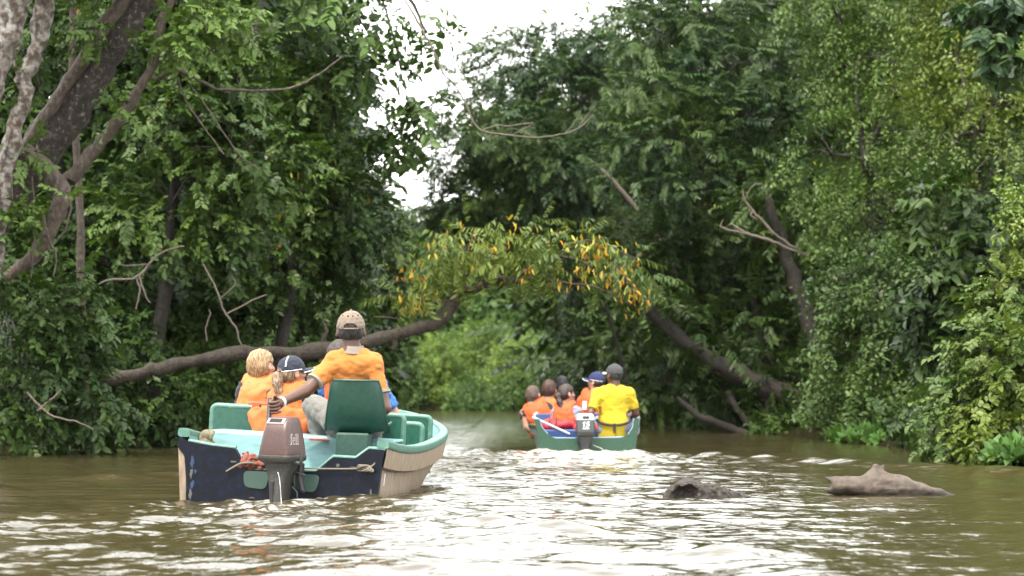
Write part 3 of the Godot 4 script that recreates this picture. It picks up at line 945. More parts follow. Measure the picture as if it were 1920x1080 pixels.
func right_bank() -> void:
	var o: Node3D
	var b: Buf
	var base: Vector3
	var tiers := {"per": 90.0, "size": 0.68, "gap": -0.12, "hang": 0.25, "freq": 1.5, "fleck": 14}
	plant("layered_tree", "tall bluish green tree right of the sky gap with drooping leaf tiers", "tree", at(1080, 790, 46), [stem(1050, 330, 46, 0.4, 0.05, 1.6)],
		[blob(900, 180, 46, 100, 70), blob(1000, 110, 46, 110, 60), blob(860, 290, 45.5, 80, 60), blob(960, 260, 45, 110, 70), blob(1090, 190, 45.5, 100, 80), blob(1120, 90, 46, 80, 60), blob(940, 350, 45.5, 110, 60), blob(1060, 320, 45, 120, 80), blob(850, 400, 46, 60, 50), blob(1080, 420, 46, 120, 60), blob(930, 420, 46.5, 80, 40)], lf("layered", G_BLUE, G_MID, tiers), "layered trees on the right bank")
	plant("layered_tree", "darkest big crown at the top centre right, leaves in flat tiers", "tree", at(1420, 800, 41), [stem(1350, 330, 41, 0.5, 0.08, 1.0)],
		[blob(1230, 60, 41, 80, 60), blob(1330, 30, 41, 100, 60), blob(1250, 160, 40.5, 100, 60), blob(1380, 120, 40.5, 110, 60), blob(1270, 260, 40, 120, 60), blob(1410, 220, 40, 110, 70), blob(1480, 110, 41, 80, 70), blob(1300, 350, 40, 120, 60), blob(1450, 320, 40, 100, 60), blob(1200, 330, 41, 90, 60), blob(1510, 220, 41, 70, 70)], lf("layered", G_BLUE, G_MID * 1.05, tiers), "layered trees on the right bank")
	plant("layered_tree", "shadowed lower tree behind the leaning dark trunk", "tree", at(1380, 800, 42), [stem(1340, 560, 42, 0.4, 0.12)],
		[blob(1210, 430, 42, 100, 60), blob(1320, 440, 41, 110, 60), blob(1440, 420, 41, 100, 60), blob(1250, 540, 42, 90, 70), blob(1370, 540, 41.5, 110, 70), blob(1290, 640, 42, 80, 60), blob(1420, 640, 41, 100, 70), blob(1520, 520, 41, 80, 100), blob(1250, 720, 42.5, 70, 60), blob(1480, 740, 40, 80, 60), blob(1340, 740, 42, 90, 50)], lf("layered", G_DEEP, G_MID * 0.9, {"per": 85.0, "size": 0.68, "gap": -0.10, "hang": 0.3, "freq": 1.5, "fleck": 14}), "layered trees on the right bank")
	plant("understory_shrub", "low dim shrub behind the far boat's right side", "shrub", at(1180, 790, 52), [stem(1180, 720, 52, 0.2, 0.06)],
		[blob(1150, 640, 52, 90, 70, 1.0), blob(1240, 690, 50, 70, 70, 1.0), blob(1180, 740, 52, 90, 36, 0.8), blob(1100, 700, 58, 50, 50, 1.0), blob(1110, 620, 58, 70, 60, 1.0), blob(1200, 580, 52, 70, 60, 1.0)], lf("broad", G_DEEP * 1.2, G_MID * 1.1, {"per": 85.0, "size": 0.62}))
	plant("vine_tree", "tree smothered in fine light green vines, right of the dark crown", "tree", at(1600, 815, 34), [stem(1620, 300, 34, 0.5, 0.14)],
		[blob(1600, 140, 35, 90, 90), blob(1560, 290, 34.5, 80, 80), blob(1650, 260, 34, 90, 90), blob(1590, 400, 34, 80, 80), blob(1680, 400, 33.5, 80, 90), blob(1570, 30, 35, 90, 70), blob(1690, 130, 34, 90, 90), blob(1680, 20, 35, 110, 70), blob(1640, -60, 35, 160, 50)], lf("small", G_MID, G_LIGHT * 1.1, {"per": 120.0, "gap": -0.18, "hang": 0.6, "size": 0.85, "freq": 1.6, "fleck": 16}), "vine covered trees on the right bank")
	plant("vine_tree", "curtain of small leaved vines hanging to the water beside the leaning trunk", "tree", at(1640, 825, 31), [stem(1640, 540, 31, 0.4, 0.1)],
		[blob(1590, 520, 31.5, 70, 90), blob(1670, 540, 31, 80, 90), blob(1600, 650, 31, 70, 90), blob(1690, 660, 30.5, 70, 90), blob(1640, 750, 30.5, 90, 60), blob(1730, 740, 30, 70, 70), blob(1580, 740, 32, 60, 60)], lf("small", G_DEEP * 1.3, G_MID * 1.15, {"per": 110.0, "gap": -0.2, "hang": 0.8}), "vine covered trees on the right bank")
	plant("vine_tree", "sunlit tangle of pale green vines at the upper right", "tree", at(1840, 820, 31), [stem(1830, 250, 31, 0.5, 0.14)],
		[blob(1790, 120, 32, 100, 90), blob(1890, 200, 31, 90, 80), blob(1780, 260, 31, 90, 80), blob(1880, 300, 30.5, 90, 70), blob(1770, 30, 32, 90, 60), blob(1860, -50, 32, 160, 60), blob(1960, 100, 31, 90, 120)], lf("small", G_MID, G_YELLOW * 0.85, {"per": 115.0, "gap": -0.17, "hang": 0.5, "size": 0.85, "freq": 1.6, "fleck": 16}), "vine covered trees on the right bank")
	plant("large_leaf_climber", "dark climber with big glossy leaves on the right", "climber", at(1800, 820, 28), [stem(1800, 430, 28.5, 0.4, 0.03)],
		[blob(1770, 390, 28, 70, 70), blob(1830, 470, 28, 80, 70), blob(1790, 560, 28, 80, 80), blob(1860, 400, 28.4, 70, 70), blob(1760, 640, 28.4, 70, 70)], lf("big", G_DEEP, G_MID, {"per": 75.0, "gap": -0.2, "hang": 0.6, "size": 0.62}), "climbers on the right bank")
	plant("large_leaf_climber", "hanging climber with long grey green leaves in the top right corner", "climber", at(1900, 820, 26), [stem(1935, 40, 26, 0.4, 0.025)],
		[blob(1840, 40, 26, 50, 60), blob(1890, 90, 26, 50, 60), blob(1910, 0, 26, 60, 50)], lf("big", G_BLUE, G_MID, {"per": 70.0, "gap": -0.1, "hang": 0.9, "size": 0.7}), "climbers on the right bank")
	plant("waterside_shrub", "sunlit yellow green shrub spilling into the water at the right edge", "shrub", at(1880, 870, 21.5), [stem(1890, 640, 22, 0.15, 0.03)],
		[blob(1900, 560, 21.8, 70, 70), blob(1850, 660, 21.5, 70, 70), blob(1920, 690, 21, 80, 80), blob(1810, 760, 21.5, 70, 60), blob(1890, 790, 20.8, 80, 60), blob(1790, 830, 21.4, 55, 35), blob(1850, 850, 20.6, 60, 26), blob(1950, 450, 22, 60, 70)], lf("broad", G_MID, G_YELLOW * 0.8, {"per": 115.0, "size": 0.55, "gap": -0.2, "hang": 0.5, "fleck": 10}))
	plant("waterside_shrub", "broken dark shrub low on the right bank behind the driftwood", "shrub", at(1740, 830, 26), [stem(1740, 760, 26, 0.1, 0.04)],
		[blob(1740, 780, 26, 60, 44), blob(1690, 800, 27, 50, 30), blob(1780, 740, 25.5, 60, 60)], lf("broad", G_DEEP * 1.2, G_MID * 1.1, {"per": 110.0, "size": 0.55, "hang": 0.6}))
	for q in [["low dark bush at the waterline under the leaning dark trunk", [[1470, 805, 37, 60, 26], [1520, 812, 36, 50, 24], [1430, 800, 38.5, 50, 22]]], ["leafy bush at the foot of the upright dark stem", [[1570, 800, 34, 60, 34], [1600, 770, 34, 50, 40]]], ["low bush at the waterline beneath the vine curtain", [[1660, 806, 31, 60, 26], [1700, 812, 29.5, 50, 22], [1620, 800, 32, 50, 26]]]]:
		var bl := []
		for w in q[1]: bl.append(blob(w[0], w[1], w[2], w[3], w[4], 0.5))
		var p: Vector3 = bl[0][0]
		plant("waterside_shrub", q[0], "shrub", Vector3(p.x, 0.0, p.z), [[[Vector3(p.x, 0.0, p.z), 0.03], [p, 0.02]]], bl, lf("broad", G_DEEP, G_MID * 1.1, {"per": 120.0, "size": 0.7, "gap": -0.3, "hang": 0.4}))
	plant("bright_sapling", "bright lime green leaf sprays at the right edge", "shrub", at(1960, 840, 22), [stem(1950, 400, 22, 0.3, 0.03)],
		[blob(1905, 345, 22, 24, 12, 0.12), blob(1912, 385, 22, 26, 12, 0.12), blob(1960, 380, 22, 60, 40, 0.3), blob(1900, 520, 22, 40, 14, 0.12)], lf("small", G_LIGHT, G_YELLOW * 1.4, {"per": 120.0, "size": 0.7, "gap": -0.5}))

	# the dark tree that leans over the water
	var d := 38.0
	o = thing("leaning_dark_tree", "dark trunk slanting up and left from the right bank with a second upright stem", "tree", at(1570, 812, d))
	base = o.position
	b = Buf.new()
	limb(b, shift([[base + Vector3(0.1, -0.3, 0), 0.6]] + px_path(d, [[1545, 785, 64], [1490, 752, 46], [1420, 718, 38], [1340, 680, 32], [1280, 638, 27], [1230, 590, 25], [1190, 545, 19], [1150, 500, 13]]), base), 12, 0.3, 5)
	obj("trunk", b, M.dark_bark, o)
	b = Buf.new()
	limb(b, shift(px_path(d, [[1575, 790, 70], [1552, 720, 42], [1530, 640, 36], [1505, 565, 30], [1484, 505, 26], [1462, 440, 22], [1440, 370, 16]]), base), 10, 0.25, 5)
	obj("stem", b, M.dark_bark, o)
	for q in [[[1430, 822, 20], [1390, 812, 18], [1350, 795, 16], [1310, 780, 14], [1270, 745, 8]], [[1424, 825, 14], [1400, 790, 13], [1378, 762, 12], [1366, 735, 9]], [[1545, 800, 30], [1500, 815, 20], [1470, 830, 10]], [[1600, 800, 30], [1640, 815, 18], [1660, 828, 8]], [[1438, 720, 10], [1438, 780, 8], [1440, 830, 8]]]:
		b = Buf.new()
		limb(b, shift(px_path(d, q), base), 8, 0.25)
		obj("root", b, M.dark_bark, o)
	foliage(o, "foliage", [blob(1180, 520, d, 70, 50), blob(1240, 590, d + 0.5, 60, 50), blob(1440, 380, d, 80, 60), blob(1500, 460, d + 0.6, 70, 60), blob(1400, 600, d + 0.8, 90, 60), blob(1340, 640, d - 0.6, 60, 40), blob(1460, 690, d - 0.5, 60, 36), blob(1500, 780, d - 0.9, 70, 40), blob(1420, 760, d + 0.5, 70, 50), blob(1560, 800, d - 1.2, 60, 26), blob(1620, 790, d - 1.5, 70, 40)], lf("layered", G_DEEP, G_MID, {"per": 50.0, "gap": -0.1}))
	o = thing("bare_stem", "thin pale bare stem slanting through the layered crown right of the sky gap", "branch", at(1230, 440, 44))
	base = o.position
	b = Buf.new()
	limb(b, shift(px_path(43.6, [[1120, 310, 6], [1150, 340, 9], [1190, 388, 10], [1228, 436, 9], [1260, 500, 9], [1290, 580, 10], [1330, 690, 12]]), base), 7, 0.2)
	obj("stem", b, M.dead_wood, o)
	for q in [["bare pinkish dead branch with a fork, low in front of the right crown", [[[1350, 424, 3.8], [1372, 433, 4.5], [1400, 438, 6.0], [1440, 450, 6.0], [1480, 466, 6.0], [1540, 490, 6.0]], [[1372, 420, 3.8], [1384, 428, 5.2], [1400, 438, 5.2]], [[1350, 424, 2.2], [1356, 412, 1.5]]]], ["bare dead branch curving above the forked one on the right", [[[1393, 355, 2.2], [1396, 375, 3.8], [1412, 396, 4.5], [1436, 422, 5.2], [1460, 445, 5.2], [1500, 470, 5.2]], [[1412, 396, 3.0], [1408, 405, 3.0], [1420, 412, 3.0]], [[1396, 375, 2.2], [1410, 350, 2.2], [1430, 345, 1.5], [1438, 365, 1.5]]]]]:
		o = thing("dead_branch", q[0], "branch", at(1500, 470, 35))
		base = o.position
		b = Buf.new()
		for w in q[1]: limb(b, shift(px_path(35, w), base), 6, 0.2)
		obj("branch", b, M.dead_wood, o)

	# the forest behind
	var back := {"per": 75.0, "size": 1.1, "gap": -0.5}
	plant("forest_tree", "forest tree filling the gap between the layered crowns", "tree", at(1240, 780, 55), [stem(1200, 400, 55, 0.8, 0.2)],
		[blob(1130, 330, 55, 150, 140, 2), blob(1170, 480, 55, 120, 110, 2), blob(1260, 600, 54, 150, 140, 2), blob(1000, 400, 56, 130, 90, 2), blob(1080, 200, 56, 160, 110, 2), blob(960, 260, 56, 90, 90, 1.6)], lf("layered", G_BLUE, G_MID * 0.8, back), "forest trees behind the right bank")
	plant("forest_tree", "forest tree rising behind the darkest crown", "tree", at(1420, 790, 50), [stem(1420, 300, 50, 0.8, 0.2)],
		[blob(1280, 120, 50, 140, 170, 2), blob(1460, 80, 50, 150, 170, 2), blob(1350, 380, 50, 190, 150, 2), blob(1500, 380, 49, 130, 200, 2), blob(1430, 660, 48, 200, 150, 2)], lf("layered", G_DEEP, G_MID * 0.7, back), "forest trees behind the right bank")
	plant("forest_tree", "forest tree behind the vine smothered trees", "tree", at(1750, 800, 42), [stem(1750, 300, 42, 0.8, 0.2)],
		[blob(1650, 100, 43, 150, 200, 2), blob(1850, 120, 42, 180, 220, 2), blob(1700, 450, 41, 180, 200, 2), blob(1880, 500, 38, 150, 220, 2), blob(1680, 700, 38, 150, 120, 1.5), blob(1850, 720, 33, 130, 110, 1.5), blob(1780, -200, 41, 200, 220, 2.2), blob(1950, -250, 38, 240, 260, 2.2), blob(2050, -700, 37, 300, 320, 2.2), blob(2200, 200, 34, 260, 420, 2.2)], lf("broad", G_DEEP, G_MID * 0.8, back), "forest trees behind the right bank")
	plant("forest_tree", "yellowing forest tree at the top of the right slope", "tree", at(1560, 790, 60), [stem(1540, 100, 60, 1.5, 0.2)],
		[blob(1500, 20, 60, 140, 90, 2), blob(1640, 60, 60, 140, 110, 2), blob(1560, -60, 60, 220, 80, 2)], lf("broad", G_LIGHT, G_YELLOW * 1.1, {"per": 60.0, "size": 0.9, "gap": -0.3}), "forest trees behind the right bank")
	plant("sparse_tree", "thin airy tree against the white sky right of the gap", "tree", at(1080, 780, 62), [stem(1085, 60, 62, 0.8, 0.1)],
		[blob(1030, 60, 62, 50, 36, 0.8), blob(1095, 60, 62, 50, 36, 0.8), blob(1130, 30, 62, 30, 24, 0.8), blob(1060, 110, 62, 90, 40, 1.2)], lf("broad", G_MID, G_LIGHT, {"per": 34.0, "size": 1.0, "gap": -0.02, "freq": 2.0}))
	# floating plants
	for q in [["pale green water plants floating under the right bank vines", [[1585, 822, 30], [1620, 820, 29.5], [1660, 824, 29], [1640, 812, 31], [1690, 826, 28.5]], 0.3], ["bright green water plants at the right edge of the river", [[1890, 872, 20.4], [1920, 868, 20.2], [1945, 872, 20]], 0.2], ["low green water plants on the far water left of the far boat", [[860, 768, 96], [885, 768, 96], [910, 769, 94]], 0.8], ["dull green water plants behind the far boat's right side", [[1300, 800, 44], [1330, 800, 44], [1360, 802, 43]], 0.35]]:
		var p0 := at(q[1][0][0], q[1][0][1], q[1][0][2])
		p0.y = 0.0
		o = thing("water_plants", q[0], "water plant", p0)
		o.set_meta("kind", "stuff")
		var bl := []
		for w in q[1]:
			var p := at(w[0], w[1], w[2])
			p.y = 0.06
			bl.append([p, Vector3(q[2], 0.12, q[2] * 1.2)])
		foliage(o, "leaves", bl, lf("float", Color(0.06, 0.12, 0.03), Color(0.12, 0.24, 0.06), {"per": 260.0, "size": 0.9 if q[2] < 0.5 else 1.6, "gap": -0.6, "hang": -0.8}))

func far_forest() -> void:
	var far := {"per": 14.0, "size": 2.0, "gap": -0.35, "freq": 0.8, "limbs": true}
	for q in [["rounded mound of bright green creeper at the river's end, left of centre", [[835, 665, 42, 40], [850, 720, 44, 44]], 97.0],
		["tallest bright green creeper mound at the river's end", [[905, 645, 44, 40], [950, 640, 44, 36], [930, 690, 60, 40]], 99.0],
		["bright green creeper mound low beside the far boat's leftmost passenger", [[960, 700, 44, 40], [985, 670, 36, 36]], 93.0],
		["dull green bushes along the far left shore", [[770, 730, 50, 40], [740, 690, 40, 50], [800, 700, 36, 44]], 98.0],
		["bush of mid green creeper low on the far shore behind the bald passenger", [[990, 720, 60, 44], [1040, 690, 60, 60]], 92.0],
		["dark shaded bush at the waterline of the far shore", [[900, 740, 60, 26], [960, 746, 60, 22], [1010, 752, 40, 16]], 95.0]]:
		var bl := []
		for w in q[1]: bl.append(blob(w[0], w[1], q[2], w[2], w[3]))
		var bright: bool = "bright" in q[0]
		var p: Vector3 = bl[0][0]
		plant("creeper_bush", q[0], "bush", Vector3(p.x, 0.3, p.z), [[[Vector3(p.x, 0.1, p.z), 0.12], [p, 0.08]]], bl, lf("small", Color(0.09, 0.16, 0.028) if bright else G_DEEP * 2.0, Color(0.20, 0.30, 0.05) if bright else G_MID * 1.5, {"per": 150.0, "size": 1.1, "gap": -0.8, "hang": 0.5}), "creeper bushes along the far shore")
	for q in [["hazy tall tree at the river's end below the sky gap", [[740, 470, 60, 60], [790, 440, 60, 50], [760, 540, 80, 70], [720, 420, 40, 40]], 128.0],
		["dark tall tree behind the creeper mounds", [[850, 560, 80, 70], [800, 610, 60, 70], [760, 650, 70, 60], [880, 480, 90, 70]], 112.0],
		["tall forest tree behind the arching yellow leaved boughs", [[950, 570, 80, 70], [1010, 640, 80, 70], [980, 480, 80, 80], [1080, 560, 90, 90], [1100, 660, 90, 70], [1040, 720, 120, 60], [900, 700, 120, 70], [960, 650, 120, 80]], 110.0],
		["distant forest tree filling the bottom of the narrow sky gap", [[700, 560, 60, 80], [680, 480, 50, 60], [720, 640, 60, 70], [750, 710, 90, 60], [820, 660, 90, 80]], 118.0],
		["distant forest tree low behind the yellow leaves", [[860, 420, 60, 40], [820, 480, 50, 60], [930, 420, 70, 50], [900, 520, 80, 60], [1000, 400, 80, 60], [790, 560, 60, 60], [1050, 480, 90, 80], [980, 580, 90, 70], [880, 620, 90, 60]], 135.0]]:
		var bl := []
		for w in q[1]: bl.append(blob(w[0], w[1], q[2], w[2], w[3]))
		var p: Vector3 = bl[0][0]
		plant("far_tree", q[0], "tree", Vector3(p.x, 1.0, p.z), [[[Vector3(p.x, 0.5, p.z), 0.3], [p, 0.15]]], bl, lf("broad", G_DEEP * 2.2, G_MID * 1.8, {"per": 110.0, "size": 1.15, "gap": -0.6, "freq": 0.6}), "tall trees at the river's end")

func forest_mass() -> void:
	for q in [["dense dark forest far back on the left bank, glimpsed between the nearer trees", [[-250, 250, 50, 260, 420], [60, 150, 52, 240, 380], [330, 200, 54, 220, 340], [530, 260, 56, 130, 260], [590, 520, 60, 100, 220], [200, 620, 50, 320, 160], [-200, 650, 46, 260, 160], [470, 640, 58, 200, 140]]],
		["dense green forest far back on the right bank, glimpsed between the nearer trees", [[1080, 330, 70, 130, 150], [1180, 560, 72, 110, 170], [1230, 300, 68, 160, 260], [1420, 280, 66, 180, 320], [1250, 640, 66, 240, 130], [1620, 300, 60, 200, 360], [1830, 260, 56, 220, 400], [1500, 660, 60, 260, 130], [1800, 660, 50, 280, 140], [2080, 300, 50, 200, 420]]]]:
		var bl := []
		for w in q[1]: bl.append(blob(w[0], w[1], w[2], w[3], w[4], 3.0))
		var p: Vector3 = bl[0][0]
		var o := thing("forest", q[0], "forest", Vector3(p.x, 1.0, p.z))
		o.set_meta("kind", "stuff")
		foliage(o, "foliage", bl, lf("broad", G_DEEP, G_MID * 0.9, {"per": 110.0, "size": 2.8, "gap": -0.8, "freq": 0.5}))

# ---------------------------------------------------------------- boats
func plate(b: Buf, outline: Array, z0: float, z1: float) -> void:
	# an upright plate with the given outline (x, y), between z0 and z1
	var pts := PackedVector2Array(outline)
	var t := Geometry2D.triangulate_polygon(pts)
	for z in [z0, z1]:
		var nn := Vector3(0, 0, signf(z - (z0 + z1) * 0.5))
		var first := b.v.size()
		for p in pts: b.vert(Vector3(p.x, p.y, z), nn, p)
		for k in range(0, t.size(), 3): b.tri(first + t[k], first + t[k + 1], first + t[k + 2])
	var area := 0.0
	for k in pts.size(): area += pts[k].cross(pts[(k + 1) % pts.size()])
	for k in pts.size():
		var p := pts[k]
		var q := pts[(k + 1) % pts.size()]
		var e := (q - p).normalized()
		var nn := Vector3(e.y, -e.x, 0) * signf(area)
		b.quad(b.vert(Vector3(p.x, p.y, z0), nn), b.vert(Vector3(q.x, q.y, z0), nn), b.vert(Vector3(q.x, q.y, z1), nn), b.vert(Vector3(p.x, p.y, z1), nn))

func rounded(outline: Array, r: float, steps := 4) -> Array:
	var out := []
	for k in outline.size():
		var p: Vector2 = outline[k]
		var a: Vector2 = outline[(k - 1 + outline.size()) % outline.size()] - p
		var c: Vector2 = outline[(k + 1) % outline.size()] - p
		var rr := minf(r, minf(a.length(), c.length()) * 0.45)
		a = p + a.normalized() * rr; c = p + c.normalized() * rr
		for s in steps + 1:
			var t := float(s) / steps
			out.append(a.lerp(p, t).lerp(p.lerp(c, t), t))
	return out

func fine(st: Array, n: int) -> Array:
	# stations smoothed to n rows
	var out := []
	for k in n:
		var f := float(k) / (n - 1) * (st.size() - 1)
		var j := mini(int(f), st.size() - 2)
		var t := f - j
		var row := []
		for c in st[0].size():
			row.append(cubic_interpolate(st[j][c], st[j + 1][c], st[maxi(j - 1, 0)][c], st[mini(j + 2, st.size() - 1)][c], t))
		out.append(row)
	return out

# stations: [z, half beam at the gunwale, height of the gunwale, half beam at the waterline]
func hull(o: Node3D, st: Array, skin: Material, rim: Material, inside: Material, band: float, rim_size: Vector2, floor_y: float) -> void:
	var rows := fine(st, 26)
	var b := Buf.new()
	for s in [-1.0, 1.0]:
		var upper := []
		var ledge := []
		var lower := []
		for r in rows:
			var z: float = r[0]
			var gb: float = r[1]
			var h: float = r[2]
			var w: float = r[3]
			upper.append([Vector3(s * gb, h - rim_size.y, z), Vector3(s * (gb - 0.004), h - band * 0.6, z), Vector3(s * (gb - 0.016), h - band, z)])
			var in_ := gb - minf(0.05, gb * 0.3)
			ledge.append([Vector3(s * (gb - 0.016), h - band, z), Vector3(s * in_, h - band - 0.012, z)])
			lower.append([Vector3(s * in_, h - band - 0.012, z), Vector3(s * lerpf(in_, w, 0.55), (h - band) * 0.45, z), Vector3(s * w, 0.0, z), Vector3(s * w * 0.88, -0.16, z), Vector3(0, -0.2, z)])
		b.loft(upper, false); b.loft(ledge, false); b.loft(lower, false)
	b.stain(0.07, 0.07, Color(0.5, 0.45, 0.36), wobble)
	obj("hull", b, skin, o)
	b = Buf.new()
	for s in [-1.0, 1.0]:
		var ring := []
		for r in rows:
			var z: float = r[0]
			var gb: float = r[1] + 0.012
			var h: float = r[2]
			var q := []
			for p in rounded([Vector2(gb, h), Vector2(gb, h - rim_size.y), Vector2(gb - rim_size.x, h - rim_size.y), Vector2(gb - rim_size.x, h)], 0.016, 2): q.append(Vector3(s * p.x, p.y, z))
			ring.append(q)
		b.loft(ring, true, 0.0, true)
	obj("gunwale", b, rim, o)
	b = Buf.new()
	for s in [-1.0, 1.0]:
		var wall := []
		for r in rows:
			var iw: float = minf(r[3] * 0.96, r[1] - 0.06)
			wall.append([Vector3(s * maxf(r[1] - rim_size.x + 0.014, 0.004), r[2] - 0.01, r[0]), Vector3(s * maxf(lerpf(r[1] - 0.05, iw, 0.5), 0.003), (r[2] + floor_y) * 0.5, r[0]), Vector3(s * maxf(iw, 0.002), floor_y, r[0])])
		b.loft(wall, false, -1.0)
	var ground := []
	for r in rows: ground.append([Vector3(-maxf(minf(r[3] * 0.96, r[1] - 0.06), 0.002), floor_y, r[0]), Vector3(maxf(minf(r[3] * 0.96, r[1] - 0.06), 0.002), floor_y, r[0])])
	b.loft(ground, false)
	for k in b.n.size():
		if absf(b.n[k].y) > 0.9: b.n[k] = Vector3.UP
	obj("inner_lining", b, inside, o)

func bench(o: Node3D, z: float, x0: float, x1: float, top: float, low: float, seat_y: float, green: Material, edge: Material, seat_to: float) -> void:
	var b := Buf.new()
	plate(b, rounded([Vector2(x0, low), Vector2(x1, low), Vector2(x1, top), Vector2(x0, top)], 0.03), z - 0.03, z + 0.012)
	var br := obj("backrest", b, green, o)
	b = Buf.new()
	var path := []
	for p in rounded([Vector2(x0, low), Vector2(x0, top), Vector2(x1, top), Vector2(x1, low)], 0.035): path.append(Vector3(p.x, p.y, z - 0.004))
	path = path.slice(5, path.size() - 5)
	path.push_front(Vector3(x0, low, z - 0.004)); path.append(Vector3(x1, low, z - 0.004))
	var ra := []
	for p in path: ra.append(0.021)
	b.tube(path, ra, 8)
	obj("rim", b, edge, br)
	b = Buf.new()
	b.box(Vector3(x1 - x0 - 0.1, 0.04, seat_to), 0.012, Transform3D(Basis(), Vector3((x0 + x1) * 0.5, seat_y, z - 0.04 - seat_to * 0.5)))
	b.box(Vector3(x1 - x0 - 0.14, seat_y - 0.09, 0.03), 0.008, Transform3D(Basis(), Vector3((x0 + x1) * 0.5, seat_y * 0.5 + 0.025, z - seat_to * 0.6)))
	obj("bench_seat", b, green, o)

func stern(px: float, py: float, off := 0.0) -> Vector3:
	# a point just behind the near boat's transom
	return at(px, py, 13.225 - (px - 528.0) / 300.0 * 0.105 - off)

var near_x := Transform3D(Basis.from_euler(Vector3(0, deg_to_rad(-6.0), deg_to_rad(-3.2))), Vector3(-1.44, 0, -13.3))

func crumple(called: String, label: String, category: String, mat: Material, lo: Vector3, hi: Vector3, lumps: Array, amp: float, freq: float, seed_: int, flat_y := -9.0) -> void:
	var f := Field.new(lo, hi, 0.006)
	for l in lumps: f.ell(l[0], l[1], Basis.from_euler(l[2]), 0.03)
	var n := FastNoiseLite.new()
	n.seed = seed_; n.frequency = freq; n.fractal_type = FastNoiseLite.FRACTAL_RIDGED; n.fractal_octaves = 2
	f.rough(n, amp)
	var base := (lo + hi) * 0.5
	base.y = lo.y
	var b := Buf.new()
	f.into(b, base)
	var o := thing(called, label, category, base)
	obj("folds", b, mat, o)

